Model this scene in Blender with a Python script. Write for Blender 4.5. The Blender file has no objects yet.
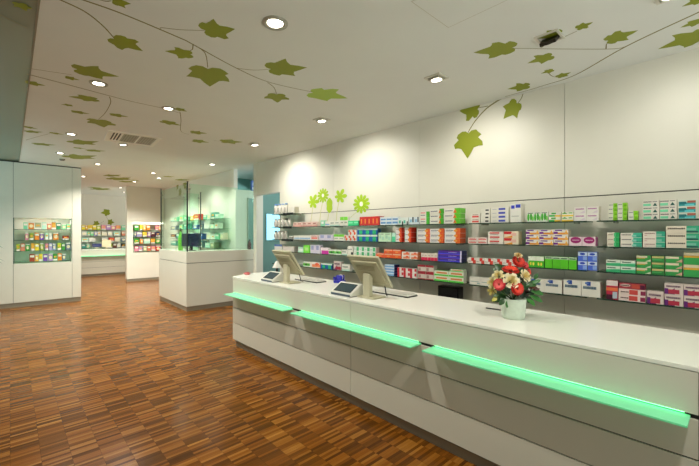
import bpy, bmesh, math, random
from mathutils import Vector, Matrix
random.seed(7)
SC = bpy.context.scene
COL = SC.collection
PI = math.pi

# ------------------------------------------------------------------ camera
F = 364.0; S = math.atan(339.5/F); sS, cS = math.sin(S), math.cos(S); EYE = 1.63
cam = bpy.data.cameras.new('camera'); camo = bpy.data.objects.new('camera', cam); COL.objects.link(camo)
cam.sensor_width = 36; cam.lens = F/699*36; cam.clip_start = .05
camo.location = (0, 0, EYE); camo.rotation_euler = (PI/2, 0, -S)
SC.camera = camo

def ray(u, v=233.0):
    a = (u-349.5)/F
    return (sS+a*cS, cS-a*sS, (233-v)/F)
def on_z(u, v, Z):
    d = ray(u, v); t = (Z-EYE)/d[2]; return Vector((d[0]*t, d[1]*t, Z))
def on_y(u, v, Y):
    d = ray(u, v); t = Y/d[1]; return Vector((d[0]*t, Y, EYE+d[2]*t))
def on_x(u, v, X):
    d = ray(u, v); t = X/d[0]; return Vector((X, d[1]*t, EYE+d[2]*t))
# the long right wall stands at a slight angle: (s along it, d out from it)
WX, WY = 4.267, .235
DX, DY = -.02905, .99958
WROT = math.atan2(-DY, -DX)          # local +x runs along the wall towards the camera, local -y faces the room
def wall_pt(s, d, z=0): return Vector((WX+(s-WY)*DX-d*DY, WY+(s-WY)*DY+d*DX, z))
def wall_s(u, d, v=233.0):
    r = ray(u, v); ox, oy = WX-d*DY, WY+d*DX
    # t*r = o + k*D
    det = r[0]*(-DY)+r[1]*DX
    t = (ox*(-DY)+oy*DX)/det
    k = (r[0]*t-ox)/DX if abs(DX) > .5 else (r[1]*t-oy)/DY
    return WY+k, t, EYE+r[2]*t

# ------------------------------------------------------------------ materials
def lin(h):
    h = h.lstrip('#'); o = []
    if len(h) == 3: h = ''.join(x*2 for x in h)
    for i in (0, 2, 4):
        c = int(h[i:i+2], 16)/255
        o.append(c/12.92 if c <= .04045 else ((c+.055)/1.055)**2.4)
    return o+[1]
MC = {}
def mat(hexc, rough=.5, name=None, metal=0, spec=.5, emit=0, noise=0, scale=8, coat=0):
    key = (hexc, rough, metal, spec, emit, noise, coat)
    if key in MC: return MC[key]
    m = bpy.data.materials.new(name or 'surface_'+hexc.lstrip('#')); m.use_nodes = True
    nt = m.node_tree; b = nt.nodes['Principled BSDF']
    c = lin(hexc)
    b.inputs['Base Color'].default_value = c
    b.inputs['Roughness'].default_value = rough
    b.inputs['Metallic'].default_value = metal
    b.inputs['Specular IOR Level'].default_value = spec
    b.inputs['Coat Weight'].default_value = coat
    if emit:
        b.inputs['Emission Color'].default_value = c; b.inputs['Emission Strength'].default_value = emit
    if noise:
        n = nt.nodes.new('ShaderNodeTexNoise'); n.inputs['Scale'].default_value = scale; n.inputs['Detail'].default_value = 4
        tc = nt.nodes.new('ShaderNodeTexCoord'); nt.links.new(tc.outputs['Object'], n.inputs['Vector'])
        r = nt.nodes.new('ShaderNodeValToRGB')
        r.color_ramp.elements[0].position = .3; r.color_ramp.elements[1].position = .7
        r.color_ramp.elements[0].color = [x*(1-noise) for x in c[:3]]+[1]
        r.color_ramp.elements[1].color = [min(1, x*(1+noise)) for x in c[:3]]+[1]
        nt.links.new(n.outputs['Fac'], r.inputs['Fac']); nt.links.new(r.outputs['Color'], b.inputs['Base Color'])
    MC[key] = m; return m
def glass_mat(name, tint, refl=.08, alpha_tint=1):
    m = bpy.data.materials.new(name); m.use_nodes = True; nt = m.node_tree
    for n in list(nt.nodes):
        if n.type != 'OUTPUT_MATERIAL': nt.nodes.remove(n)
    out = nt.nodes[0]
    tr = nt.nodes.new('ShaderNodeBsdfTransparent'); tr.inputs['Color'].default_value = tint
    gl = nt.nodes.new('ShaderNodeBsdfGlossy'); gl.inputs['Roughness'].default_value = .03
    gl.inputs['Color'].default_value = (.9, 1, .95, 1)
    fr = nt.nodes.new('ShaderNodeLayerWeight'); fr.inputs['Blend'].default_value = .5
    pw = nt.nodes.new('ShaderNodeMath'); pw.operation = 'POWER'; pw.inputs[1].default_value = 4
    ml = nt.nodes.new('ShaderNodeMath'); ml.operation = 'MULTIPLY_ADD'; ml.inputs[1].default_value = .5; ml.inputs[2].default_value = refl*.4
    mx = nt.nodes.new('ShaderNodeMixShader')
    nt.links.new(fr.outputs['Facing'], pw.inputs[0]); nt.links.new(pw.outputs[0], ml.inputs[0]); nt.links.new(ml.outputs[0], mx.inputs[0]); nt.links.new(tr.outputs[0], mx.inputs[1]); nt.links.new(gl.outputs[0], mx.inputs[2])
    nt.links.new(mx.outputs[0], out.inputs['Surface'])
    return m

WHITE = mat('#e2dfd2', .45, 'white_wall_paint', noise=.015, scale=3)
LACQ = mat('#d6d3c4', .28, 'white_lacquer', spec=.4)
TOPW = mat('#f0f0e6', .22, 'white_countertop', spec=.5)
CEIL = mat('#e6e7e2', .8, 'ceiling_paint', noise=.015, scale=2)
DARK = mat('#1c1c18', .6, 'dark_gap')
STEEL = mat('#8f8d84', .32, 'brushed_steel', metal=.85)
KICK = mat('#96907f', .35, 'metal_kickboard', metal=.35)
TEAL = mat('#7ba39d', .6, 'teal_wall_paint', noise=.02)
GREENLEAF = mat('#8a9414', .6, 'leaf_green_film', noise=.05, scale=3)
LEAFLIGHT = mat('#a3c040', .6, 'light_leaf_green_film', noise=.05, scale=3)
STEMC = mat('#7d7434', .6, 'stem_film')
LIME = mat('#a6c81c', .6, 'lime_film')
BEIGE = mat('#bdb89c', .45, 'beige_plastic')
BLACK = mat('#0d0d0f', .35, 'black_plastic')
SHELFGLASS = glass_mat('shelf_glass', (.42, .52, .46, 1), .10)
NICHEGLASS = glass_mat('niche_glass', (.80, .93, .86, 1), .08)
PANEGLASS = glass_mat('pane_glass', (.88, .985, .93, 1), .06)
EDGE = mat('#1f3d31', .25, 'glass_edge')
LAMP = mat('#fff6e4', .4, 'lamp_lens', emit=14)

def floor_mat():
    m = bpy.data.materials.new('mosaic_parquet'); m.use_nodes = True; nt = m.node_tree; b = nt.nodes['Principled BSDF']
    N = lambda t: nt.nodes.new(t); L = nt.links.new
    tc = N('ShaderNodeTexCoord'); sp = N('ShaderNodeSeparateXYZ'); L(tc.outputs['Object'], sp.inputs[0])
    def M(op, a, bb=None):
        n = N('ShaderNodeMath'); n.operation = op
        for i, x in enumerate((a, bb)):
            if x is None: continue
            if isinstance(x, (int, float)): n.inputs[i].default_value = x
            else: L(x, n.inputs[i])
        return n.outputs[0]
    cx = M('DIVIDE', sp.outputs[0], .165); col = M('FLOOR', cx); fx = M('FRACT', cx)
    w1 = N('ShaderNodeTexWhiteNoise'); w1.noise_dimensions = '1D'; L(col, w1.inputs['W'])
    cy = M('ADD', M('DIVIDE', sp.outputs[1], .0245), M('MULTIPLY', w1.outputs['Value'], 0)); row = M('FLOOR', cy); fy = M('FRACT', cy)
    cb = N('ShaderNodeCombineXYZ'); L(col, cb.inputs[0]); L(row, cb.inputs[1])
    w2 = N('ShaderNodeTexWhiteNoise'); w2.noise_dimensions = '2D'; L(cb.outputs[0], w2.inputs['Vector'])
    cb2 = N('ShaderNodeCombineXYZ'); L(col, cb2.inputs[0]); L(M('FLOOR', M('DIVIDE', row, 5)), cb2.inputs[1])
    w3 = N('ShaderNodeTexWhiteNoise'); w3.noise_dimensions = '2D'; L(cb2.outputs[0], w3.inputs['Vector'])
    gr = N('ShaderNodeTexNoise'); gr.inputs['Scale'].default_value = 5; gr.inputs['Detail'].default_value = 5
    mp = N('ShaderNodeMapping'); mp.inputs['Scale'].default_value = (2, 40, 1); L(tc.outputs['Object'], mp.inputs[0]); L(mp.outputs[0], gr.inputs['Vector'])
    val = M('ADD', M('MULTIPLY', w2.outputs['Value'], .7), M('ADD', M('MULTIPLY', w3.outputs['Value'], .14), M('MULTIPLY', gr.outputs['Fac'], .22)))
    rp = N('ShaderNodeValToRGB'); L(val, rp.inputs[0]); e = rp.color_ramp.elements
    e[0].position = .08; e[0].color = lin('#47280d'); e[1].position = .98; e[1].color = lin('#a8732f')
    x = e.new(.36); x.color = lin('#5c360f'); x = e.new(.65); x.color = lin('#7b4714'); x = e.new(.85); x.color = lin('#8c5a20')
    gap = M('MAXIMUM', M('LESS_THAN', fy, .05), M('LESS_THAN', fx, .012))
    mix = N('ShaderNodeMixRGB'); L(M('MULTIPLY', gap, .55), mix.inputs[0]); L(rp.outputs[0], mix.inputs[1]); mix.inputs[2].default_value = lin('#241206')
    L(mix.outputs[0], b.inputs['Base Color'])
    L(M('ADD', M('MULTIPLY', w2.outputs['Value'], .08), .18), b.inputs['Roughness'])
    b.inputs['Specular IOR Level'].default_value = .13
    return m

# ------------------------------------------------------------------ mesh helpers
class MB:
    def __init__(self): self.bm = bmesh.new(); self.mats = []
    def mi(self, m):
        if m not in self.mats: self.mats.append(m)
        return self.mats.index(m)
    def box(self, x0, x1, y0, y1, z0, z1, m, bev=0, mx=None):
        vs = [self.bm.verts.new(p) for p in ((x0,y0,z0),(x1,y0,z0),(x1,y1,z0),(x0,y1,z0),(x0,y0,z1),(x1,y0,z1),(x1,y1,z1),(x0,y1,z1))]
        fs = [self.bm.faces.new([vs[i] for i in q]) for q in ((3,2,1,0),(4,5,6,7),(0,1,5,4),(1,2,6,5),(2,3,7,6),(3,0,4,7))]
        k = self.mi(m)
        for f in fs: f.material_index = k
        if bev:
            es = list({e for f in fs for e in f.edges})
            r = bmesh.ops.bevel(self.bm, geom=es, offset=bev, segments=2, affect='EDGES', profile=.6)
            vs = list({v for f in r['faces'] for v in f.verts})
            for f in r['faces']: f.material_index = k
        if mx is not None: bmesh.ops.transform(self.bm, matrix=mx, verts=[v for v in vs if v.is_valid])
        return self
    def quad(self, pts, m):
        f = self.bm.faces.new([self.bm.verts.new(p) for p in pts]); f.material_index = self.mi(m); return f
    def prism(self, pts, z0, z1, m, bev=0):
        k = self.mi(m); n = len(pts)
        a = [self.bm.verts.new((p[0], p[1], z0)) for p in pts]; b = [self.bm.verts.new((p[0], p[1], z1)) for p in pts]
        fs = [self.bm.faces.new(a[::-1]), self.bm.faces.new(b)]+[self.bm.faces.new((a[i], a[(i+1) % n], b[(i+1) % n], b[i])) for i in range(n)]
        for f in fs: f.material_index = k
        if bev:
            r = bmesh.ops.bevel(self.bm, geom=list({e for f in fs for e in f.edges}), offset=bev, segments=2, affect='EDGES')
            for f in r['faces']: f.material_index = k
        return self
    def lathe(self, prof, m, n=20, c=(0, 0, 0), mx=None, cap=True):
        k = self.mi(m); rings = []
        for r, z in prof:
            rings.append([self.bm.verts.new((c[0]+r*math.cos(2*PI*i/n), c[1]+r*math.sin(2*PI*i/n), c[2]+z)) for i in range(n)])
        fs = []
        for a, b in zip(rings, rings[1:]):
            for i in range(n): fs.append(self.bm.faces.new((a[i], a[(i+1) % n], b[(i+1) % n], b[i])))
        nf = len(fs)
        if cap: fs.append(self.bm.faces.new(rings[0][::-1])); fs.append(self.bm.faces.new(rings[-1]))
        for i, f in enumerate(fs): f.material_index = k; f.smooth = i < nf
        if mx is not None: bmesh.ops.transform(self.bm, matrix=mx, verts=[v for r in rings for v in r])
        return self
    def tube(self, pts, r, m, n=8):
        k = self.mi(m); rings = []
        pts = [Vector(p) for p in pts]
        for i, p in enumerate(pts):
            d = (pts[min(i+1, len(pts)-1)]-pts[max(i-1, 0)]).normalized()
            a = d.cross(Vector((0, 0, 1)));
            if a.length < .01: a = d.cross(Vector((1, 0, 0)))
            a.normalize(); b = d.cross(a)
            rr = r[i] if isinstance(r, (list, tuple)) else r
            rings.append([self.bm.verts.new(p+rr*(math.cos(2*PI*j/n)*a+math.sin(2*PI*j/n)*b)) for j in range(n)])
        for a, b in zip(rings, rings[1:]):
            for j in range(n):
                f = self.bm.faces.new((a[j], a[(j+1) % n], b[(j+1) % n], b[j])); f.material_index = k; f.smooth = True
        for q in (rings[0], rings[-1][::-1]):
            f = self.bm.faces.new(q); f.material_index = k
        return self
    def build(self, name, parent=None, loc=None, rz=0):
        bmesh.ops.recalc_face_normals(self.bm, faces=self.bm.faces)
        me = bpy.data.meshes.new(name); self.bm.to_mesh(me); self.bm.free()
        for m in self.mats: me.materials.append(m)
        o = bpy.data.objects.new(name, me); COL.objects.link(o)
        if parent: o.parent = parent
        if loc is not None: o.location = loc
        o.rotation_euler.z = rz
        return o
def tag(o, label=None, cat=None, group=None, kind=None):
    if label:
        o['label'] = label
    if cat: o['category'] = cat
    if group: o['group'] = group
    if kind: o['kind'] = kind
    return o
def empty(name, loc=(0, 0, 0), rz=0, label=None, cat=None, group=None):
    o = bpy.data.objects.new(name, None); COL.objects.link(o); o.location = loc; o.rotation_euler.z = rz
    o.empty_display_size = .1
    return tag(o, label, cat, group)
def copy_tree(o, parent=None):
    c = o.copy(); COL.objects.link(c)
    if parent: c.parent = parent
    for ch in list(o.children): copy_tree(ch, c)
    return c
def struct(name, mb, label, loc=None, rz=0):
    o = mb.build(name, None, loc, rz); tag(o, label, None, None, 'structure'); return o
ORD = ['first', 'second', 'third', 'fourth', 'fifth', 'sixth', 'seventh', 'eighth', 'ninth', 'tenth', 'eleventh', 'twelfth', 'thirteenth', 'fourteenth']

# ------------------------------------------------------------------ room shell
CH = 3.2
struct('floor', MB().box(-3.6, 7, -2.6, 18.2, -.1, 0, floor_mat()), 'brown mosaic parquet floor of narrow strips')
CEX = .15
struct('ceiling', MB().box(CEX, 7, -2.6, 18.2, CH, CH+.1, CEIL), 'matt beige white ceiling')
struct('ceiling_left', MB().box(-3.6, CEX-.012, -2.6, 18.2, CH+.004, CH+.1, mat('#7c8672', .22, 'tinted_ceiling_panel', spec=.5)), 'dark tinted glossy ceiling strip')
struct('trim_1', MB().box(CEX-.012, CEX, -2.6, 10.8, CH-.004, CH+.1, mat('#8b8672', .5)), 'edge strip between the two ceilings')

# long right wall: tall white panels on a dark backing
seams = [-1.2, -.55, 1.25, 3.05, 4.85, 6.5]
for a, b in zip(seams, seams[1:]):
    c = wall_pt((a+b)/2, 0); w = b-a-.004
    struct('wall_right', MB().box(-w/2, w/2, 0, .02, 2.004, CH, WHITE), 'white upper wall panel above the medicine shelves', c, WROT)
    struct('wall_right', MB().box(-w/2, w/2, 0, .02, 0, 1.994, WHITE), 'white lower wall panel behind the medicine shelves', c, WROT)
struct('wall_right', MB().box(-.46, .46, 0, .12, 2.48, CH, WHITE), 'white wall panel above the passage opening', wall_pt(6.962, 0), WROT)
struct('wall_right_core', MB().box(-3.85, 3.85, .021, .12, 0, CH, DARK), 'dark core behind the wall panels', wall_pt(2.65, 0), WROT)
struct('trim_2', MB().box(4.057, 4.225, 7.425, 7.56, 0, CH, WHITE), 'white wall end post beside the passage')
# corridor wall seen through the openings
struct('wall_corridor', MB().box(4.0, 4.31, 8.34, 8.44, 0, 2.5, WHITE), 'white wall strip beside the corridor door')
struct('wall_corridor', MB().box(4.0, 4.62, 8.34, 8.44, 2.5, 2.69, WHITE), 'white lintel over the corridor door')
struct('wall_corridor', MB().box(4.62, 7, 8.34, 8.44, 0, CH, TEAL), 'teal corridor wall')
struct('wall_corridor', MB().box(4.1, 7, 9.8, 9.9, 0, CH, TEAL), 'teal wall at the end of the corridor')
struct('wall_corridor_side', MB().box(7, 7.1, 5, 10, 0, CH, TEAL), 'teal corridor side wall')
struct('door_1', MB().box(4.31, 4.335, 8.30, 8.45, 0, 2.5, mat('#8fa39c', .4)).box(4.335, 4.60, 8.36, 8.40, 0.0, 2.48, mat('#6f9a92', .4)), 'teal corridor door in a grey frame')
struct('trim_3', MB().box(4.60, 4.62, 8.30, 8.45, 0, 2.5, mat('#cfe9ee', .4)), 'pale door jamb')
# wall with shelves behind the corner desk
struct('wall_far_right', MB().box(4.0, 4.1, 8.44, 14.7, 0, CH, WHITE), 'white wall behind the glass corner')
struct('wall_left_unseen', MB().box(-3.7, -3.6, -2.6, 11.3, 0, CH+.1, WHITE), 'unseen white side wall added to block outside light')  # unseen; added to keep outside light off the counter front
struct('wall_back', MB().box(-5, 7, 18, 18.1, 0, CH, WHITE), 'white wall at the far end of the shop')

# left display wall
Y0 = 10.8
nx0, nx1, nz0, nz1 = .055, 1.075, .955, 1.965
LW = mat('#d6d4c6', .4, 'left_wall_panel', noise=.015)
for x0, x1, z0, z1 in ((-3, nx0-.006, .1, CH-.025), (nx0, nx1, nz1, CH-.025), (nx0, nx1, .1, nz0), (nx1+.006, 1.25, .1, CH-.025)):
    struct('wall_left', MB().box(x0, x1, Y0, Y0+.04, z0, z1, LW), 'white panel of the left display wall')
struct('wall_left_core', MB().box(-3, 1.245, Y0+.42, Y0+.5, 0, CH, DARK), 'core of the left display wall')
struct('wall_left_core', MB().box(1.21, 1.249, Y0+.04, Y0+.42, 0, CH-.025, LW), 'end of the left display wall')
struct('trim_4', MB().box(-3, 1.25, Y0+.03, Y0+.42, CH-.025, CH, DARK), 'dark shadow gap under the ceiling')
struct('baseboard_left', MB().box(-3, 1.245, Y0+.02, Y0+.06, 0, .1, KICK), 'metal baseboard of the left display wall')

# free standing wall further back
struct('wall_middle', MB().box(2.84, 3.02, 13.9, 14.1, .09, CH, WHITE).box(3.02, 3.98, 13.9, 14.1, 1.93, CH, WHITE).box(3.02, 3.98, 13.9, 14.1, .09, .98, WHITE).box(3.02, 3.98, 14.09, 14.12, .98, 1.93, WHITE), 'white wall with a product niche at the back')
struct('baseboard_middle', MB().box(2.85, 3.99, 13.91, 14.09, 0, .09, KICK), 'metal baseboard of the wall with the niche')

# bright window in the corridor
wd = MB().box(4.84, 5.5, 8.325, 8.338, 1.45, 2.12, mat('#9fe6ff', .4, 'daylight_window', emit=1.1))
o = struct('window_1', wd, 'bright blue lit corridor window')
f = MB()
for q in ((4.81, 4.84, 1.42, 2.15), (5.5, 5.53, 1.42, 2.15), (4.84, 5.5, 1.42, 1.45), (4.84, 5.5, 2.12, 2.15)): f.box(q[0], q[1], 8.318, 8.338, q[2], q[3], mat('#7fa8a8', .4))
f.build('window_frame', o)

# ------------------------------------------------------------------ ceiling fittings
def downlight(px, py, r, label, grp='round recessed ceiling downlights'):
    t = empty('recessed_downlight', (px, py, CH), 0, label, 'ceiling light', grp)
    MB().lathe([(r*.70, -.003), (r*.78, -.010), (r*1.08, -.009), (r*1.14, 0), (r*.7, 0)], mat('#a9a699', .35, 'lamp_ring', metal=.5), 28, cap=False).build('trim_ring', t)
    MB().lathe([(r*.68, -.0035), (r*.67, -.001)], LAMP, 24).build('lens', t)
    return t
def spot(px, py, pz, target, power, ang, rad=.03, color=(1, .965, .87), blend=.6):
    l = bpy.data.lights.new('lamp', 'SPOT'); l.energy = power; l.spot_size = math.radians(ang); l.spot_blend = blend
    l.shadow_soft_size = rad; l.color = color
    o = bpy.data.objects.new('lamp_light', l); COL.objects.link(o); o.location = (px, py, pz)
    d = Vector(target)-Vector((px, py, pz)); o.rotation_euler = d.to_track_quat('-Z', 'Y').to_euler(); return o
DL = [(1.45, 2.37, .085, 'large round recessed downlight on the ceiling nearest the camera'),
      (.68, 4.59, .075, 'bright recessed downlight beside a leaf tip, left part of the ceiling'),
      (1.46, 4.91, .07, 'recessed downlight between the leaf vine and the air vent'),
      (.71, 7.23, .07, 'recessed downlight above the shelf niche, nearer of the two'),
      (.72, 9.09, .07, 'recessed downlight just in front of the left display wall'),
      (1.47, 7.47, .07, 'recessed downlight touching the air conditioning vent'),
      (1.46, 9.96, .07, 'recessed downlight on the ceiling just behind the air vent'),
      (1.49, 12.4, .07, 'recessed downlight on the ceiling over the passage to the back counter'),
      (2.74, 10.47, .07, 'recessed downlight nearest the glass corner, among far ceiling leaves'),
      (3.11, 11.31, .07, 'recessed downlight behind the one nearest the glass corner'),
      (2.78, 12.6, .07, 'recessed downlight near the wall with the product niche'),
      (2.8, 14.6, .07, 'small distant recessed downlight over the back room'),
      (1.7, 16.0, .07, 'recessed downlight over the distant back counter, beside the passage edge'), (3.2, 16.1, .07, 'recessed downlight over the distant back counter, half hidden by the niche wall'),
      (3.38, 8.23, .075, 'recessed downlight above the glass walled desk')]
for x, y, r, lb in DL:
    downlight(x, y, r, lb)
    spot(x, y, CH-.03, (x, y, 0), (120 if y < 4 else 125) if y < 6 else 75 if abs(y-9.09) < .1 else 80 if x > 3.3 else 215 if y < 12 else 280 if y < 15 else 150, 145 if y < 8 else 130, .03, blend=.9)
for x, y in ((1.45, -.2),):   # the same rows go on behind the camera
    spot(x, y, CH-.03, (x, y, 0), 105, 140, .03)
def gimbal(px, py, label, lit=True, tilt=.12):
    t = empty('gimbal_spotlight', (px, py, CH), 0, label, 'ceiling spotlight', 'square gimbal spotlights along the shelves')
    fr = MB(); a = .088
    for q in ((-a, -a+.018, -a, a), (a-.018, a, -a, a), (-a+.018, a-.018, -a, -a+.018), (-a+.018, a-.018, a-.018, a)):
        fr.box(q[0], q[1], q[2], q[3], -.012, 0, mat('#d6d3c6', .35, 'lamp_frame', metal=.1))
    fr.build('frame', t)
    mx = Matrix.Translation((0, 0, -.006 if lit else -.022)) @ Matrix.Rotation(-tilt, 4, 'Y')
    h = MB().box(-.060, .060, -.060, .060, -.018, .010, mat('#b9b5a6' if lit else '#34302a', .4, 'lamp_head', metal=.4), .004, mx).build('lamp_head', t)
    MB().lathe([(.050, -.0215), (.050, -.0185)], LAMP if lit else mat('#1e1b16', .3), 20, mx=mx).build('lens', h)
for i, (y, lb) in enumerate(((.30, 'square spotlight cut by the top edge of the picture, right side'), (2.09, 'square tilted spotlight on bare ceiling above the flower pot'),
               (3.94, 'square tilted spotlight over the second monitor, middle of the row'), (5.82, 'square tilted spotlight nearest the corridor opening'))):
    gimbal(3.15, y, lb)
    spot(3.2, y, CH-.08, (4.3, y, 1.6), (28, 50, 74, 90)[i], 124, .015, blend=1)
gimbal(3.16, 1.04, 'dark unlit spotlight sitting over a green ceiling leaf', False, .7)
# small smoke detector by the left wall
tag(MB().lathe([(.05, 0), (.05, -.02), (.035, -.035)], mat('#6d6a5e', .5), 16).build('smoke_detector', None, (.81, 9.8, CH)), 'small grey round detector on ceiling by the left display wall', 'smoke detector')

# air conditioning cassette
A = empty('air_conditioning_vent', (1.49, 6.88, CH), math.radians(-4), 'white ceiling air conditioning cassette with dark grilles', 'air vent')
VW = mat('#f0eee4', .5, 'vent_plastic'); fr = MB()
for q in ((-.37, -.31, -.37, .37), (.31, .37, -.37, .37), (-.31, .31, -.37, -.31), (-.31, .31, .31, .37)): fr.box(q[0], q[1], q[2], q[3], -.02, 0, VW, .003)
fr.build('frame', A)
lv = MB().box(-.31, -.18, -.31, .31, -.008, 0, VW).build('louvre', A)
for k in range(3): MB().box(-.295+.042*k, -.273+.042*k, -.26, .26, -.0095, -.0081, mat('#2c2b26', .6)).build('slot', lv)
for x0, x1 in ((-.16, .06), (.08, .31)):
    g = MB().box(x0, x1, -.31, .31, -.006, 0, mat('#8d8b7e', .6, 'vent_grey'))
    gp = g.build('grille', A)
    for k in range(6): MB().box(x0+(x1-x0)*(k+.5)/6-.010, x0+(x1-x0)*(k+.5)/6+.010, -.29, .29, -.010, -.0061, mat('#a5a294', .5)).build('slat', gp)
for x in (-.17, .07): MB().box(x-.01, x+.01, -.31, .31, -.015, -.001, VW).build('divider', A)
# access hatch
hm = MB()
for q in ((1.99, 2.45, 1.06, 1.064), (1.99, 2.45, 1.516, 1.52), (1.99, 1.994, 1.064, 1.516), (2.446, 2.45, 1.064, 1.516)): hm.box(q[0], q[1], q[2], q[3], CH-.0015, CH, mat('#c2bdab', .7))
H = tag(MB().box(1.995, 2.445, 1.065, 1.515, CH-.002, CH, CEIL).build('access_hatch'), 'square ceiling access hatch with fine dark outline', 'hatch')
hm.build('hatch_frame', H)

# ------------------------------------------------------------------ leaf vines printed on ceiling and walls
LEAF = [(0, .05), (.12, -.04), (.30, -.05), (.44, .04), (.50, .16), (.45, .25), (.60, .42), (.63, .58), (.44, .57), (.27, .61), (.15, .81), (0, 1)]
OUT = LEAF+[(-x, y) for x, y in LEAF[-2:0:-1]]
def leaf(parent, fn, nrm, b, t, wf=1.0, m=None, rnd=0):
    B, T = fn(*b), fn(*t); ax = T-B; L = ax.length; ax = ax/L; sd = nrm.cross(ax)
    rr = random.Random(int(b[0]*7+t[1]*13))
    pts = [B+ax*(y*L)+sd*(x*L*wf*(1+rr.uniform(-.12, .12))) for x, y in OUT]
    mb = MB(); k = mb.mi(m or GREENLEAF)
    lo = [mb.bm.verts.new(p+nrm*.0012) for p in pts]; hi = [mb.bm.verts.new(p+nrm*.0002) for p in pts]
    cn = mb.bm.verts.new(B+ax*(.42*L)+nrm*.0012); n = len(pts)
    for i in range(n):
        mb.bm.faces.new((lo[i], lo[(i+1) % n], cn)); mb.bm.faces.new((lo[i], hi[i], hi[(i+1) % n], lo[(i+1) % n]))
    return mb.build('leaf', parent)
def stem(parent, fn, nrm, px, w0=.014, w1=.006, name='stem', m=None):
    P = [fn(*p) for p in px]; Q = []
    for i in range(len(P)-1):
        p0, p1, p2, p3 = P[max(i-1, 0)], P[i], P[i+1], P[min(i+2, len(P)-1)]
        for k in range(6):
            t = k/6; Q.append(.5*((2*p1)+(p2-p0)*t+(2*p0-5*p1+4*p2-p3)*t*t+(3*p1-p0-3*p2+p3)*t**3))
    Q.append(P[-1]); mb = MB(); ki = mb.mi(m or STEMC); prev = None
    for i, q in enumerate(Q):
        d = (Q[min(i+1, len(Q)-1)]-Q[max(i-1, 0)]).normalized(); sd = nrm.cross(d)*(w0+(w1-w0)*i/len(Q))/2
        c = [mb.bm.verts.new(q+sd+nrm*.0008), mb.bm.verts.new(q-sd+nrm*.0008)]
        if prev: mb.bm.faces.new((prev[0], prev[1], c[1], c[0]))
        prev = c
    return mb.build(name, parent)
def on_ceiling(u, v): return on_z(u, v, CH)
def on_wall(u, v):
    s_, t, z_ = wall_s(u, .001, v); return wall_pt(s_, .001, z_)
DN = Vector((0, 0, -1)); WN = Vector((-DY, DX, 0)).normalized()
def vine(label, fn, nrm, stems, leaves, group=None):
    b = fn(*(stems[0][0] if stems else leaves[0][0]))
    r = empty('vine_decal', (0, 0, 0), 0, label, 'vine decal', group)
    for i, s_ in enumerate(stems):
        big = len(s_) >= 5
        stem(r, fn, nrm, s_, .018 if big else .009, .009 if big else .006)
    for l in leaves: leaf(r, fn, nrm, *l)
    return r
vine('long green ivy vine crossing the ceiling from near the large downlight', on_ceiling, DN,
     [[(70, -5), (83.7, 0), (123.6, 14.2), (180, 37.9), (192.9, 44.3), (236.7, 68.2), (270, 82.4), (313.9, 92.3)],
      [(160, 28.2), (163, 27.7), (180, 29.6), (204.5, 30.4)], [(194, 45), (205, 53), (207.8, 67.5)], [(236.7, 68.2), (254.7, 70), (270, 69)],
      [(267.6, 82.4), (274, 87.5), (276.6, 94)], [(193, 44.3), (192.5, 49), (190, 50.5)], [(98, -1), (106, 1.2), (111, 0.6)]],
     [((112, .5), (131, 3.8), .9), ((191.5, 54.5), (165, 51), .75), ((204, 30.4), (235, 28.9), .85), ((207.8, 67.8), (209.8, 86.5), .72), ((269, 69), (307, 67.4), .75),
      ((276.6, 94), (277.5, 102.5), .8), ((311, 92.5), (347.5, 98.2), .7, LEAFLIGHT)])
vine('short curved stem with one big leaf above the bright square lamp', on_ceiling, DN,
     [[(58, -2), (61, 0), (85, 11.6), (103, 25.8), (114.6, 38.6)]], [((113, 38), (143, 51), .85)])
vine('thin ivy vine running across the ceiling towards the air vent', on_ceiling, DN,
     [[(27, 74), (60, 82.5), (103, 94), (130, 101), (162, 108), (180, 113)], [(109.5, 96.6), (110.5, 103), (105, 113), (98, 119.8)], [(27, 68), (50, 71.5), (72, 74.7)],
      [(180, 112), (181, 120), (181, 131), (189, 134.5)]],
     [((75, 69), (119, 76.5), .72), ((26, 82), (45.5, 85.6), .7), ((65.7, 77), (79.5, 80), .7), ((97, 99.5), (68.5, 96.5), .6), ((72, 105.5), (61, 104.3), .6), ((72, 111.3), (90, 113.8), .55),
      ((110.5, 114.3), (128.5, 116.8), .6), ((98, 119.6), (104, 127.3), .7), ((176, 108.3), (187, 111.5), .7), ((191, 132), (207, 133.4), .7), ((193, 140.5), (209, 142.5), .7), ((162, 121), (181, 125.5), .6)])
vine('single small leaf on bare ceiling left of the spotlight row', on_ceiling, DN, [[(214, 140.6), (218, 141), (222, 141.4)]], [((221.5, 141.3), (243, 142), .7)])
vine('scatter of yellow green ceiling leaves around the two lamps by the left wall', on_ceiling, DN,
     [[(26, 140), (40, 136), (50, 133.5)]],
     [((24, 126.5), (38, 129), .6), ((26, 131.5), (43, 132), .5), ((50, 132.5), (64, 134.6), .5), ((34, 143.8), (56, 145), .5), ((72, 142.8), (99, 141.4), .5), ((74, 147.6), (86, 148.8), .5), ((87, 150.4), (106, 151), .5),
      ((69, 157.6), (97, 155.6), .5)])
vine('dark leaf and stem on the tinted ceiling strip at the edge', on_ceiling, DN, [[(-3, 13), (10, 19.5), (27, 28)]], [((19, 3), (26.5, 11), .9)])
vine('distant yellow green ceiling leaves over the passage near the glass corner', on_ceiling, DN,
     [[(108, 180), (120, 178), (133, 176)]],
     [((107, 176), (121, 174.8), .5), ((112, 179.5), (131, 177.5), .5), ((90, 187), (104, 188.8), .5), ((95, 189.5), (110, 188.3), .5), ((132, 180), (140, 181.2), .5), ((164, 176.5), (175, 176.6), .5), ((177, 180), (190, 179.5), .5), ((122, 182), (133, 181), .5)])
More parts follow.
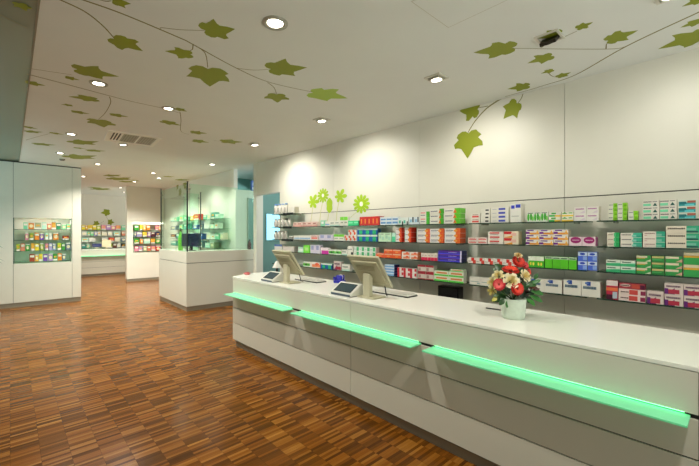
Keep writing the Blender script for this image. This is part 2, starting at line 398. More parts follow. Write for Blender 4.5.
vine('ivy vine curving over the ceiling corner above the shelves, three stems', on_ceiling, DN,
     [[(712, 6), (699, 12), (625.9, 46.4), (575.7, 74.7), (545, 85), (528, 90.2), (505, 96.6)], [(625.9, 46.4), (606.6, 49), (519, 48.4), (513.7, 48)],
      [(541, 47.6), (548, 43.5), (560, 38.6), (577, 31)], [(606, 48.6), (606.6, 44), (609, 42)], [(547, 71), (552, 76), (560, 77.6)]],
     [((514, 47.6), (473.5, 52.6), .7), ((552, 55.6), (527.5, 63.2), .75), ((561, 33), (536, 38.5), .75), ((577, 28.5), (593, 22), .8), ((607, 41), (638, 30.2), .85), ((553, 69.8), (541, 73.5), .7), ((557.5, 77), (571, 72.2), .75),
      ((529, 85.6), (507.5, 89), .85), ((710, 32), (658, 49), .8), ((702, 20), (680.5, 27.5), .8), ((706, -3), (682, 6.5), .7)])
vine('ivy vine trailing from the ceiling edge down the white wall', on_wall, WN,
     [[(503, 97.8), (496.5, 101.5), (486, 109), (476, 120), (470, 129), (468, 133)], [(523, 94), (521, 99), (517, 104)], [(488, 106), (483, 107), (478, 107.6)]],
     [((478.5, 109), (459.5, 111), .8), ((517.5, 102.5), (503.5, 119), .85), ((468.5, 132), (467.5, 158.5), .95)])
# leaves in the glass corner and on the far wall
def on_far_wall(u, v): return on_x(u, v, 3.9997)
vine('dark green leaf decals high on the wall inside the glass corner', on_far_wall, Vector((-1, 0, 0)), [[(183, 182), (182, 188), (181, 195)]],
     [((184, 182), (186.5, 190), .6), ((181, 190), (178.5, 196.5), .7), ((178, 184), (176.5, 191), .6)])
def on_back_wall(u, v): return on_y(u, v, 17.998)
vine('three leaf decals on the far end wall over the back shelves', on_back_wall, Vector((0, -1, 0)), [[(106, 214), (107, 218), (108.5, 221)], [(97, 224), (101, 223), (104, 221)]],
     [((109.5, 212), (100.5, 213), .75), ((108, 222), (114.5, 222.5), .9), ((98.5, 222.5), (92.8, 225), .8)])

# lime flower decals on the wall over the shelves
def flower_decal(label, cu, cv, rp, kind, stem_px, sx=1.0):
    s_, t, z_ = wall_s(cu, .001, cv); R = rp*t/F*1.05
    r = empty('flower_decal', wall_pt(s_, .001, z_), WROT, label, 'wall decal', 'lime flower decals on the wall')
    mb = MB(); k = mb.mi(LIME)
    def poly(pts):
        c = mb.bm.verts.new((sum(p[0] for p in pts)/len(pts), -.001, sum(p[1] for p in pts)/len(pts))); v = [mb.bm.verts.new((p[0], -.001, p[1])) for p in pts]
        for i in range(len(v)): mb.bm.faces.new((c, v[i], v[(i+1) % len(v)]))
    if kind == 'daisy':
        n = 12; q = lambda a: R*1.08*(.5+.5*abs(math.cos(n*a/2))**.45); poly([(q(a)*math.cos(a)*1.2, q(a)*math.sin(a)) for a in [2*PI*j/(10*n) for j in range(10*n)]])
    elif kind == 'bud':
        poly([(R*.8*math.sin(a)*(1+.12*math.cos(6*a)), R*1.3*math.cos(a)) for a in [2*PI*i/24 for i in range(24)]])
    else:
        n = 6; q = lambda a: R*(.42+.72*abs(math.cos(n*a/2))**.8*(1+.25*math.sin(a+1))); poly([(q(a)*math.cos(a)*1.25, q(a)*math.sin(a)) for a in [2*PI*j/(10*n) for j in range(10*n)]])
    mb.build('flower_head', r)
    if kind == 'daisy': MB().lathe([(R*.27, 0), (R*.27, .0008)], mat('#f2efe2', .6), 16, mx=Matrix.Translation((0, -.0012, 0)) @ Matrix.Rotation(PI/2, 4, 'X')).build('flower_center', r)
    inv = (Matrix.Translation(r.location) @ Matrix.Rotation(WROT, 4, 'Z')).inverted()
    st = MB(); ki = st.mi(mat('#c9c98a', .6)); prev = None
    for u, v in stem_px:
        a = wall_s(u, .001, v); p = inv @ wall_pt(a[0], .001, a[2])
        c = [st.bm.verts.new((p.x-.008, -.0008, p.z)), st.bm.verts.new((p.x+.008, -.0008, p.z))]
        if prev: st.bm.faces.new((prev[0], prev[1], c[1], c[0]))
        prev = c
    st.build('stem', r)
flower_decal('lime leafy flower decal, first of the row beside the corridor opening', 312.9, 202, 6, 'leafy', [(313, 206), (312, 214), (310.5, 224)])
flower_decal('taller lime daisy decal with white centre, second of the wall flowers', 323, 195.5, 6.5, 'daisy', [(323, 201), (321, 210), (319.5, 224)])
flower_decal('lime bud decal on a thin stem between the two daisies', 329.5, 205.5, 5.5, 'bud', [(329, 212), (328, 218), (327, 224)])
flower_decal('lime ragged flower decal right behind the bud, on long stem', 340, 196.5, 6, 'leafy', [(339, 201), (337, 212), (336, 224)])
flower_decal('largest lime daisy decal with white centre, above the red boxes', 361.3, 204, 8.5, 'daisy', [(358, 211), (352, 216), (344, 224)])

# ------------------------------------------------------------------ glass shelves on the right wall
SD = .26
ZS = [2.0, 1.745, 1.505, 1.275, 1.025]
SHN = ['top', 'second', 'third', 'fourth', 'bottom']
JO = [-.36, .955, 2.225, 3.5, 4.77, 6.42]
for zi, z in enumerate(ZS):
    for k in range(5):
        if zi == 0 and k < 4: continue
        a, b = JO[k]+.04, JO[k+1]-.04
        if zi == 0: a = 5.66
        w = b-a
        r = empty('glass_shelf', wall_pt((a+b)/2, 0, z), WROT, f'{SHN[zi]} glass shelf on the medicine wall, {["bay nearest the camera", "bay behind the flower pot", "bay between monitor and flowers", "bay above the second monitor", "bay beside the corridor opening"][k]}', 'shelf', 'glass shelves on the right wall')
        MB().box(-w/2, w/2, -SD+.004, -.008, -.010, 0, SHELFGLASS).build('glass_pane', r)
        MB().box(-w/2, w/2, -SD, -SD+.004, -.010, 0, EDGE).build('front_edge', r)
        for x in (-w/2+.12, w/2-.12):
            MB().box(x-.006, x+.006, -.18, 0, -.022, -.0102, STEEL).build('bracket', r)

# ------------------------------------------------------------------ medicine cartons
def carton_mesh(w, h, d, base, patches=(), text=(), side=None, top=None):
    mb = MB(); mb.box(-w/2, w/2, 0, d, 0, h, mat(base, .4), 0)
    mb.bm.faces.ensure_lookup_table()
    e = .0004
    if side: mb.quad([(w/2+e, .0, 0.001), (w/2+e, d, 0.001), (w/2+e, d, h-.001), (w/2+e, 0, h-.001)], mat(side, .4))
    if top: mb.quad([(-w/2, 0, h+e), (w/2, 0, h+e), (w/2, d, h+e), (-w/2, d, h+e)], mat(top, .4))
    for i, p in enumerate(patches):
        x0, x1, z0, z1, c = p[:5]; yy = -e*(1+i)
        if len(p) > 5 and p[5] == 'tri': pts = [(w*(x0-.5), yy, h*z0), (w*(x1-.5), yy, h*z0), (w*((x0+x1)/2-.5), yy, h*z1)]
        elif len(p) > 5 and p[5] == 'dia': pts = [(w*(x0-.5), yy, h*z0), (w*(x1-.5), yy, h*z0), (w*(x1-.5), yy, h*z1)]
        elif len(p) > 5 and p[5] == 'circ': pts = [(w*((x0+x1)/2-.5)+w*(x1-x0)/2*math.cos(a), yy, h*(z0+z1)/2+h*(z1-z0)/2*math.sin(a)) for a in [2*PI*k/18 for k in range(18)]]
        else: pts = [(w*(x0-.5), yy, h*z0), (w*(x1-.5), yy, h*z0), (w*(x1-.5), yy, h*z1), (w*(x0-.5), yy, h*z1)]
        mb.quad(pts, mat(c, .4))
    yy = -e*(len(patches)+2); rr = random.Random(len(text)+int(w*1000))
    for x0, x1, z0, z1, c in text:            # a line of print: letter-like strokes
        x = x0
        while x < x1-.01:
            q = min(rr.uniform(.035, .06), x1-x); mb.quad([(w*(x-.5), yy, h*z0), (w*(x+q-.5), yy, h*z0), (w*(x+q-.5), yy, h*z1), (w*(x-.5), yy, h*z1)], mat(c, .5)); x += q+.014
    return mb
W0 = '#e9e6da'
# design: base, patches(x0,x1,z0,z1,color[,shape]) on the front, print lines, side colour, top colour, what it is
D = dict(
 pinkflat=dict(b='#eccfc4', p=[(0, 1, 0, .35, '#e0a79b')], t=[(.1, .7, .5, .75, '#b06a60')], n='flat pale pink carton'),
 mintsmall=dict(b='#8fd8b4', p=[(.2, .8, .4, .8, '#f0f4ee')], n='small mint green carton'),
 bluewhite1=dict(b=W0, p=[(0, 1, .2, .5, '#8fb6d8')], n='small white carton with pale blue band'),
 whitelow=dict(b=W0, p=[(0, 1, 0, .25, '#b9d8c8')], t=[(.1, .8, .5, .7, '#7b8a80')], n='plain white low carton'),
 greentop=dict(b=W0, p=[(0, 1, .62, 1, '#7cd83a')], t=[(.15, .85, .3, .45, '#8a9a80')], top='#7cd83a', n='white carton with lime top band'),
 green=dict(b='#3fd487', p=[(.1, .9, .45, .75, '#8af0b8')], n='bright green carton', side='#23a862'),
 red=dict(b='#d8271b', p=[(.38, .62, .2, .75, '#f0a03a')], top='#f2dcd6', side='#b81c14', n='red carton with orange mark'),
 bluestripe=dict(b='#e6ecf0', p=[(.1, 1, .15, .4, '#6f9fd0'), (.1, 1, .6, .8, '#6f9fd0')], n='white carton with two blue stripes'),
 tealblack=dict(b='#e4ebe4', p=[(.1, .5, .2, .6, '#5cc0a8'), (.75, 1, 0, .45, '#22282a')], n='white carton with teal and black marks'),
 blueblack=dict(b='#dfe8ec', p=[(.15, .6, .3, .7, '#8fbfd8'), (.7, .95, .3, 1, '#2a3238')], n='pale blue carton with black corner'),
 pinkgreen=dict(b=W0, p=[(.7, 1, 0, 1, '#49b536'), (.1, .6, .7, .9, '#e89a94')], t=[(.1, .6, .35, .5, '#5a6a80')], side='#57b82c', n='narrow white carton with green end'),
 whitegreen=dict(b=W0, p=[(.74, 1, 0, 1, '#4cb42f'), (.68, .86, .1, .9, '#e0762c', 'tri')], t=[(.08, .6, .45, .62, '#44506a')], side='#57b82c', n='white carton with green end and orange mark'),
 whitegreenlong=dict(b=W0, p=[(.66, 1, 0, 1, '#5fbe30'), (.58, .8, .1, .9, '#e0762c', 'tri')], t=[(.08, .55, .45, .62, '#44506a')], side='#6cc934', n='long white carton with wide green end'),
 whitered=dict(b=W0, p=[(.15, .85, .15, .5, '#e2544c')], t=[(.2, .8, .65, .8, '#b08a80')], n='white carton with red bar'),
 whiteblack=dict(b=W0, p=[(.5, .85, .3, .7, '#26262a')], n='white carton with black lettering block'),
 whiteblue=dict(b=W0, p=[(.45, .82, .25, .75, '#4150c0')], t=[(.1, .35, .4, .55, '#aab')], n='white carton with blue lettering block'),
 bigwhite=dict(b='#eeece2', p=[(.08, .4, .74, .92, '#3a48c8'), (.5, .95, .78, .96, '#3a48c8')], t=[(.1, .8, .3, .36, '#c0c0b8')], side='#dcd8c8', n='tall plain white carton with blue top marks'),
 greenwave=dict(b='#e4eadc', p=[(.0, .35, .1, .85, '#4db83a', 'circ'), (.4, .75, .15, .9, '#3fa832', 'circ'), (.7, 1, .1, .6, '#7fd060', 'circ')], t=[(.1, .9, .86, .94, '#444')], n='white carton with green wave pattern'),
 greenyellow=dict(b=W0, p=[(0, .6, 0, .4, '#4cba58'), (.5, 1, 0, .35, '#e8c23a'), (.2, .6, .55, .85, '#3faa3c')], n='white carton with green and yellow swoosh'),
 yellowgreen=dict(b='#eeeada', p=[(0, .5, .55, .9, '#43a82e', 'tri'), (.0, 1, 0, .3, '#f0cc40'), (.6, .9, .6, .8, '#58b848')], n='cream carton with green triangle and yellow base'),
 magtext=dict(b='#eeeae2', p=[(.45, .9, .1, .5, '#e2d4dc', 'dia')], t=[(.12, .85, .62, .78, '#b85aa8')], side='#dcd4c2', n='white carton with purple lettering'),
 limeend=dict(b='#e6e6d4', p=[(.55, 1, 0, 1, '#8ed02e'), (.7, 1, .2, .6, '#6cb81c')], t=[(.08, .5, .55, .72, '#5a6070')], side='#a6dc4a', n='slim white carton with lime end'),
 minttri=dict(b='#e8e2d6', p=[(.03, .5, .12, .5, '#7fdcae'), (.62, .9, .12, .6, '#1d5a52', 'tri')], t=[(.05, .55, .7, .86, '#403c40'), (.62, .9, .74, .86, '#6a6468')], n='cream carton with mint bar and dark triangle'),
 tealred=dict(b='#cfe0d4', p=[(0, 1, .05, .6, '#3aa6a6'), (.0, .45, .3, .75, '#19737a'), (.5, 1, .55, .9, '#b4604e'), (.35, .9, .1, .35, '#6cd0d8')], n='teal carton with brick red panel'),
 redorange=dict(b='#ece4dc', p=[(0, .5, .5, .95, '#e06a44', 'circ'), (.3, .8, .05, .6, '#e4572c', 'circ')], n='white carton with orange red circles'),
 bluegreen=dict(b='#20a070', p=[(0, 1, .74, 1, '#e2efe6'), (.0, .3, 0, .74, '#1a62b0'), (.3, .8, .15, .65, '#2cc07a', 'circ'), (.8, 1, 0, .74, '#1555a0')], side='#123f6a', n='blue green carton with white top'),
 palegreen=dict(b='#cfeecb', p=[(.1, .45, .35, .7, '#a8d8b8'), (.55, .9, .2, .55, '#b2e2c6')], t=[(.1, .8, .78, .88, '#8aa890')], n='pale green patterned carton'),
 mint=dict(b='#c8ecda', p=[(0, 1, 0, .6, '#5cd8a0')], n='narrow mint carton'),
 redside=dict(b='#eee6e2', p=[(.68, 1, 0, 1, '#e0461e'), (.5, .78, .2, .8, '#f08a2a', 'circ')], t=[(.1, .5, .45, .6, '#8a7a90')], side='#d02c18', n='white carton with orange red end'),
 orangeend=dict(b='#eee8e4', p=[(.70, 1, 0, 1, '#e8632a'), (.6, .84, .25, .75, '#f0a23c', 'circ')], t=[(.08, .6, .5, .66, '#4a4a6a'), (.08, .5, .25, .34, '#8a8aa0')], side='#e0531c', n='white carton with orange end'),
 orangelong=dict(b='#eee8e4', p=[(.72, 1, 0, 1, '#ea6a2c'), (.6, .84, .25, .75, '#f0a23c', 'circ')], t=[(.08, .6, .5, .66, '#4a4a6a'), (.08, .5, .25, .34, '#8a8aa0')], side='#e0531c', n='long white carton with glowing orange end'),
 pinkstripe=dict(b='#eedcd4', p=[(.1, .9, .25, .55, '#e2605a')], t=[(.1, .8, .7, .82, '#c05850')], n='pale carton with coral stripe'),
 redstripe=dict(b='#eee4da', p=[(.12, .75, .5, .85, '#d63a36')], t=[(.15, .7, .2, .32, '#5a3030')], n='wide white carton with red title bar'),
 redorangefold=dict(b='#efe0c6', p=[(0, .55, .55, .95, '#d02e34'), (0, .6, .02, .35, '#f0a030', 'dia'), (.5, .85, .3, .75, '#eec0b0')], side='#e8d2ac', n='cream carton with red and orange swoosh'),
 purpleorange=dict(b='#eee6dc', p=[(0, .3, .15, .55, '#7a2a8a'), (.3, 1, .05, .4, '#e89a3a'), (.75, 1, .1, .9, '#f0b050', 'tri'), (.1, .6, .72, .92, '#6a3aa0')], side='#d8c8a8', n='white carton with purple and orange bands'),
 magcirc=dict(b='#eed8de', p=[(.1, .95, .28, 1, '#a0206e', 'circ')], t=[(.25, .8, .6, .68, '#f0d0e0')], side='#b85a92', top='#a8327a', n='pink carton with magenta circle'),
 greenend=dict(b='#e4dcc8', p=[(.62, 1, 0, 1, '#2ea85e'), (.55, .72, .1, .9, '#58c888')], t=[(.08, .5, .45, .6, '#8a6a60')], side='#1f8a4c', n='short cream carton with green end'),
 tealend=dict(b='#e6e0d2', p=[(.6, 1, .05, 1, '#3fb494'), (.55, .75, .1, .6, '#8ad0bc')], t=[(.05, .52, .5, .68, '#3a3a3c'), (.6, .95, .1, .2, '#2a5a60')], side='#248a70', n='cream carton with teal end'),
 tealendb=dict(b='#e8ddd0', p=[(.6, 1, .05, 1, '#3aa888'), (.6, .85, .15, .55, '#7fc0aa')], t=[(.08, .55, .55, .68, '#8a4a44'), (.08, .2, .2, .3, '#c0504a')], side='#248a70', n='beige carton with teal end and red print'),
 teallong=dict(b='#e4d8c4', p=[(.58, 1, .05, 1, '#38a880'), (.58, .9, .12, .32, '#205a58'), (.58, .85, .4, .7, '#7abea8')], t=[(.05, .54, .55, .74, '#2c2824')], n='long beige carton with teal end and black title'),
 greenbag=dict(b='#7fe64a', p=[(.2, .8, .3, .7, '#b8f08a')], n='bright lime pack'),
 mintlow=dict(b='#bfe6d0', p=[(.1, .9, .3, .7, '#e6f2ea')], n='pale mint low pack'),
 lavender=dict(b='#d6cfe0', p=[(.2, .7, .4, .9, '#9aa0c8')], n='lavender grey pack'),
 magenta=dict(b='#ecdde2', p=[(.1, 1, 0, .55, '#d838a8')], n='white pack with bright magenta base'),
 greenlow=dict(b='#e4ecd8', p=[(0, 1, .2, .7, '#54b83c'), (.3, .6, .3, .6, '#1e5a1e')], n='low white carton with green band'),
 blackcorner=dict(b=W0, p=[(.6, 1, 0, .35, '#1c1c1e'), (.1, .8, .6, .7, '#a0a0a0')], n='tall white carton with black corner'),
 greencol=dict(b='#e8eee4', p=[(.5, .95, .1, .9, '#4fb878'), (.05, .4, .3, .6, '#c8dcd0')], n='white carton with green block'),
 orange=dict(b='#ee5a24', p=[(.05, .95, .72, .95, '#f0c0a0'), (.3, .7, .2, .6, '#f48a3c', 'circ')], side='#d84414', n='orange carton with pale top'),
 peach=dict(b='#eee2d8', p=[(.2, 1, .1, .6, '#ee8a60'), (.5, .9, .4, .9, '#e8623c', 'circ')], side='#e08058', n='white carton with peach swoosh'),
 pinkbase=dict(b='#e8dccf', p=[(0, 1, 0, .42, '#dc1e50'), (.1, .8, .6, .75, '#c8b8a8')], n='cream carton with crimson base'),
 violet=dict(b='#3a2ca4', p=[(0, 1, 0, .22, '#5a4ef0'), (.06, .94, .78, .86, '#a03a5a'), (.94, 1, 0, 1, '#d8d0e8')], t=[(.45, .8, .42, .58, '#b8b0f0')], side='#1c1a5a', n='long violet blue carton'),
 redwhite=dict(b='#ebe4da', p=[(.45, .8, .4, 1, '#d82c24'), (.65, 1, 0, .6, '#e0483a')], t=[(.08, .4, .3, .42, '#a09088')], side='#c83020', n='white carton with red zigzag'),
 greenwhite=dict(b='#4cb830', p=[(0, 1, .6, 1, '#eaf0da'), (.2, .42, .15, .45, '#f0e050', 'circ'), (.55, .8, .15, .45, '#f0e050', 'circ')], side='#3a9a26', n='green carton with white top and yellow dots'),
 solidgreen=dict(b='#5cc828', p=[(0, 1, .78, 1, '#c8d8c0'), (.1, .9, .82, .92, '#4a7a50')], side='#3f9a1c', n='plain bright green carton'),
 blue=dict(b='#4a6cd8', p=[(0, 1, .55, .95, '#cfdcf0'), (.2, .8, .62, .88, '#2a48b8', 'circ'), (.55, 1, .1, .5, '#8aa8e8')], side='#8a90a8', n='blue and white cube carton'),
 mintblack=dict(b='#dfe8d8', p=[(0, 1, 0, .45, '#3cb478'), (.3, 1, .45, .6, '#8ad8b0', 'dia')], t=[(.1, .7, .62, .8, '#23402e')], side='#2a8a58', n='white and mint carton with black title'),
 greengold=dict(b='#3a9c4c', p=[(0, .75, .62, .95, '#dcd0b0'), (.0, .6, .48, .6, '#d8a83a'), (.6, 1, .02, .4, '#d8e0c0', 'dia')], side='#c8b890', n='green carton with gold line and pale corner'),
 darkgreengold=dict(b='#2e8440', p=[(.0, .95, .62, .92, '#c8b878'), (.05, .8, .3, .45, '#4cb060')], side='#c8b890', n='darker green carton with gold band'),
 greenpink=dict(b='#379a4c', p=[(0, .8, .6, .95, '#e4d4b8'), (.6, 1, .1, .6, '#d8a890', 'dia')], side='#d8c8a0', n='green carton with pinkish corner'),
 biggreen=dict(b='#34a050', p=[(0, 1, .75, 1, '#dccfae'), (0, 1, .58, .74, '#d8a430')], n='large green carton with yellow band'),
 bluelayers=dict(b='#7fb0e0', p=[(0, 1, .6, 1, '#dce8f4')], side='#2c2460', n='flat pale blue carton'),
 redblocks=dict(b='#eadfda', p=[(0, .35, 0, 1, '#d02a38'), (.7, 1, .4, 1, '#d02a38')], side='#efe6e0', n='white carton with red blocks'),
 maroon=dict(b='#d8ccc0', p=[(0, 1, .7, 1, '#b02a3a'), (0, 1, .0, .12, '#b02a3a'), (.1, .4, .2, .6, '#a88a80')], n='clear pack with maroon bands'),
 greenorange=dict(b='#e6e8d4', p=[(0, 1, 0, .3, '#5cd048'), (.15, .9, .45, .75, '#e08a4a')], n='long white carton, green base, orange title', top='#5cd048'),
 bigbluetext=dict(b='#e8e4d8', p=[(.28, .5, .72, .98, '#2a4ea0'), (.2, .38, .82, .94, '#5a78b8')], t=[(.1, .8, .5, .68, '#2a5a78')], side='#b0988a', n='large white box with blue emblem and lettering'),
 thindash=dict(b='#e8e4d8', p=[(.1, .85, .38, .46, '#8aa8a0'), (.7, .95, .1, .3, '#a8c0b8')], n='plain low white carton with faint teal line'),
 sunset=dict(b='#c02a48', p=[(0, 1, .72, 1, '#e8d8d4'), (0, 1, .45, .62, '#ee7a4a'), (0, .6, 0, .25, '#4a1030'), (.55, .95, .05, .4, '#b8c4d0')], n='upright red sunset carton'),
 redlong=dict(b='#ead6d0', p=[(.4, .72, .1, .9, '#d04a44'), (.82, 1, .1, .8, '#8a1c48')], t=[(.08, .38, .4, .6, '#5a3a3a')], n='long white and red carton'),
 redlongred=dict(b='#a83a48', p=[(.05, .45, .35, .85, '#d8c0b8', 'circ'), (.5, .8, .1, .9, '#c04a3c'), (.82, 1, .1, .8, '#5a1838')], t=[(.1, .4, .5, .66, '#5a3a3a')], n='long dark red carton'),
 purplewave=dict(b='#e2d2ca', p=[(0, .55, 0, .55, '#7a2a6a', 'dia'), (.2, .8, .05, .42, '#b8344a'), (0, .2, 0, .5, '#6a2a78')], t=[(.1, .85, .62, .78, '#6a4a60')], side='#d0b8b0', n='pinkish white carton with purple red wave'),
 purplewave2=dict(b='#d6c4c0', p=[(0, .5, 0, .6, '#6a2a78', 'dia'), (.25, 1, .05, .4, '#a82c40')], t=[(.1, .85, .62, .78, '#5a3a50')], n='greyish pink carton with purple red wave'),
)
BOX_N = 0
def rowword(r, n):
    if n == 1: return ''
    if r == n-1: return 'top of its stack'
    if r == 0: return 'bottom of its stack'
    return 'middle of its stack' if n == 3 else ORD[r]+' from bottom of its stack'
def colword(c, n):
    if n == 1: return ''
    if n == 2: return ('left one', 'right one')[c]
    return ORD[c]+' from left'
USED = {}
def cartons(shelf, key, u0, u1, nc, nr, vtop, depth=.09, df=.235, name='medicine_carton', skip=(), zoff=0, x=''):
    """nc columns by nr rows of one carton filling the shelf between two sight lines"""
    d = D[key]; z = ZS[shelf]
    sa, ta, zt = wall_s(u0, df, vtop); sb, tb, _ = wall_s(u1, df)
    W = (sa-sb)/nc; w = W-.003; h = max((zt-z-zoff)/nr, .022)-.0008
    proto = None; rr = random.Random(int(u0*10)+shelf)
    for c in range(nc):
        for r in range(nr):
            if (c, r) in skip: continue
            if proto is None:
                o = proto = carton_mesh(w, h, depth, d['b'], d.get('p', ()), d.get('t', ()), d.get('side'), d.get('top')).build(name)
            else:
                o = proto.copy(); COL.objects.link(o)
            o.location = wall_pt(sa-(c+.5)*W+rr.uniform(-.001, .001), df-rr.uniform(0, .006), z+zoff+.0004+r*(h+.0008))
            o.rotation_euler.z = WROT+rr.uniform(-.02, .02)
            bits = [d['n']+x, rowword(r, nr), colword(c, nc), SHN[shelf]+' shelf']
            lb = ', '.join(b for b in bits if b)
            o['label'] = lb; o['category'] = 'medicine box'; o['group'] = f"{d['n']}s on the {SHN[shelf]} shelf"
            USED[lb] = USED.get(lb, 0)+1
C = cartons
# second shelf (z 1.745)
C(1, 'pinkflat', 293, 317.5, 5, 1, 222.3, .10); C(1, 'mintsmall', 320.5, 324.5, 1, 1, 220.5, .05); C(1, 'bluewhite1', 325, 329.5, 1, 1, 221.5, .05)
C(1, 'whitelow', 330, 339.5, 2, 1, 221, .06); C(1, 'greentop', 340, 347.5, 2, 1, 217, .06); C(1, 'green', 348, 358.5, 2, 1, 220.8, .08)
C(1, 'red', 359.5, 379, 5, 1, 217, .12); C(1, 'bluestripe', 380, 397.6, 3, 1, 217.3, .07); C(1, 'tealblack', 398.2, 408, 2, 1, 217.6, .06)
C(1, 'blueblack', 408.8, 418.8, 2, 1, 217.2, .06); C(1, 'pinkgreen', 419.6, 429, 1, 2, 211.8, .08); C(1, 'whitegreen', 429.5, 443, 1, 3, 209.2, .09)
C(1, 'whitegreenlong', 443.6, 460, 1, 3, 208.7, .13); C(1, 'whitered', 470.5, 480, 1, 2, 213.5, .07); C(1, 'whiteblack', 480.6, 490, 1, 4, 208.6, .07)
C(1, 'whiteblue', 490.5, 508.5, 1, 4, 207.6, .07); C(1, 'bigwhite', 510, 521, 1, 1, 204, .10); C(1, 'greenwave', 527, 548, 3, 1, 212.4, .06)
C(1, 'greenyellow', 548.8, 560.6, 1, 2, 212.2, .06); C(1, 'yellowgreen', 561.5, 573.5, 1, 2, 211.8, .06); C(1, 'magtext', 574, 598.8, 2, 2, 207.2, .09)
C(1, 'limeend', 608, 627, 2, 4, 203.6, .07); C(1, 'limeend', 628, 638, 1, 2, 211, .07, x=' in the low stack'); C(1, 'minttri', 642.6, 677, 2, 3, 200.8, .08); C(1, 'tealred', 678.6, 696, 1, 3, 200.3, .08)
# third shelf (z 1.505)
C(2, 'bluewhite1', 294, 310, 3, 1, 235.3, .06); C(2, 'pinkstripe', 310.5, 318, 1, 1, 235, .07, x=', low'); C(2, 'lavender', 318.8, 333, 2, 1, 234.6, .06)
C(2, 'greentop', 333.6, 344, 2, 1, 234.4, .06); C(2, 'redorange', 344.4, 356.4, 3, 2, 229.6, .07, skip=((0, 1),)); C(2, 'bluegreen', 357, 377.5, 3, 2, 228.4, .08)
C(2, 'palegreen', 378.2, 391.2, 2, 1, 232.6, .07); C(2, 'mint', 391.8, 395.2, 1, 1, 233, .05); C(2, 'redside', 395.7, 401.6, 1, 3, 227.4, .09); C(2, 'redside', 404.5, 411, 1, 3, 227.4, .12, x=' nearer the orange ones')
C(2, 'orangeend', 416.8, 443.6, 2, 3, 228.6, .09); C(2, 'orangelong', 444.4, 460, 1, 3, 228.2, .14); C(2, 'pinkstripe', 467.6, 487, 2, 2, 237.4, .07)
C(2, 'redstripe', 487.8, 503.2, 1, 3, 231.6, .07); C(2, 'redorangefold', 503.8, 518.3, 1, 2, 231.2, .10); C(2, 'purpleorange', 525.6, 568.2, 3, 3, 229.6, .08)
C(2, 'magcirc', 569, 595.5, 2, 1, 236.8, .10); C(2, 'greenend', 606.8, 619.4, 1, 3, 232.4, .07); C(2, 'tealend', 620.2, 641.8, 1, 3, 232.9, .07)
C(2, 'tealendb', 642.6, 665.3, 1, 3, 231.4, .07); C(2, 'teallong', 666, 702, 1, 3, 226, .08)
# fourth shelf (z 1.275)
C(3, 'mintlow', 298, 303, 1, 1, 247, .06); C(3, 'greenbag', 303.4, 309.5, 1, 1, 245, .06); C(3, 'lavender', 310, 320, 2, 1, 244.6, .06); C(3, 'magenta', 320.6, 328.5, 1, 1, 247.4, .06)
C(3, 'greenlow', 329, 341, 2, 1, 249.4, .06); C(3, 'whitelow', 341.5, 347, 1, 1, 249.6, .06); C(3, 'blackcorner', 347.4, 353, 1, 1, 245.8, .07); C(3, 'greencol', 353.8, 375.4, 4, 2, 246.4, .08)
C(3, 'orange', 376, 401, 3, 2, 248.8, .10, skip=((0, 1),)); C(3, 'peach', 401.5, 417.5, 2, 2, 251.5, .08); C(3, 'pinkbase', 421, 437.4, 5, 1, 252.8, .07); C(3, 'violet', 438, 461.5, 1, 3, 250.2, .13)
C(3, 'redwhite', 467.5, 521, 6, 1, 257.4, .07); C(3, 'greenwhite', 528, 544, 2, 1, 256, .06); C(3, 'solidgreen', 544.6, 576.8, 4, 1, 256.3, .07); C(3, 'blue', 577.8, 597, 2, 2, 251.5, .07)
C(3, 'mintblack', 605.8, 635.6, 2, 2, 259.6, .07); C(3, 'greengold', 636.3, 651, 1, 3, 255.2, .07); C(3, 'darkgreengold', 651.5, 664.6, 1, 3, 255.6, .07); C(3, 'greenpink', 665.2, 682.4, 1, 3, 256, .07); C(3, 'biggreen', 683.2, 703, 1, 2, 252.4, .09)
# bottom shelf (z 1.025)
C(4, 'greenlow', 303, 309.5, 1, 1, 261.5, .06); C(4, 'peach', 310, 320, 1, 1, 261.8, .06); C(4, 'bluegreen', 320.6, 332, 2, 1, 263, .06); C(4, 'purplewave2', 333.5, 341, 1, 1, 261, .06); C(4, 'whitelow', 341.5, 349.5, 1, 1, 264, .06)
C(4, 'bluelayers', 384.5, 394, 1, 4, 264.2, .12); C(4, 'redblocks', 397.2, 416.5, 3, 2, 267.4, .09); C(4, 'maroon', 417.6, 433.6, 2, 2, 264.4, .08); C(4, 'greenorange', 434.2, 463.6, 2, 2, 270, .08)
C(4, 'thindash', 469, 492, 2, 1, 276.6, .08); C(4, 'bigbluetext', 527, 562, 2, 1, 277.8, .10, x=' behind the flowers'); C(4, 'bigbluetext', 563.2, 600.4, 2, 1, 279.4, .10)
C(4, 'sunset', 606, 617.8, 1, 1, 280, .06); C(4, 'redlong', 618.4, 645.6, 1, 2, 288.2, .07)
C(4, 'purplewave', 646.8, 663.8, 1, 1, 290.6, .08, x=' standing alone'); C(4, 'purplewave', 664.4, 704, 2, 2, 282.4, .08)
def on_top(shelf, key, u0, u1, zlow, h, depth, lb):
    sa, ta, _ = wall_s(u0, .232); sb, _, _ = wall_s(u1, .232); d = D[key]
    o = carton_mesh(sa-sb, h, depth, d['b'], d.get('p', ()), d.get('t', ()), d.get('side'), d.get('top')).build('medicine_carton', None, wall_pt((sa+sb)/2, .232, zlow), WROT)
    tag(o, lb, 'medicine box')
o_h = lambda shelf, u, v: wall_s(u, .235, v)[2]
on_top(4, 'redlongred', 619, 645, o_h(4, 618.4, 288.2)+.001, .05, .07, 'long dark red carton lying on top of two white and red cartons')
on_top(4, 'greenorange', 450.5, 463, o_h(4, 434.2, 270)+.001, .03, .08, 'single green and orange carton lying on the violet shelf stack below')

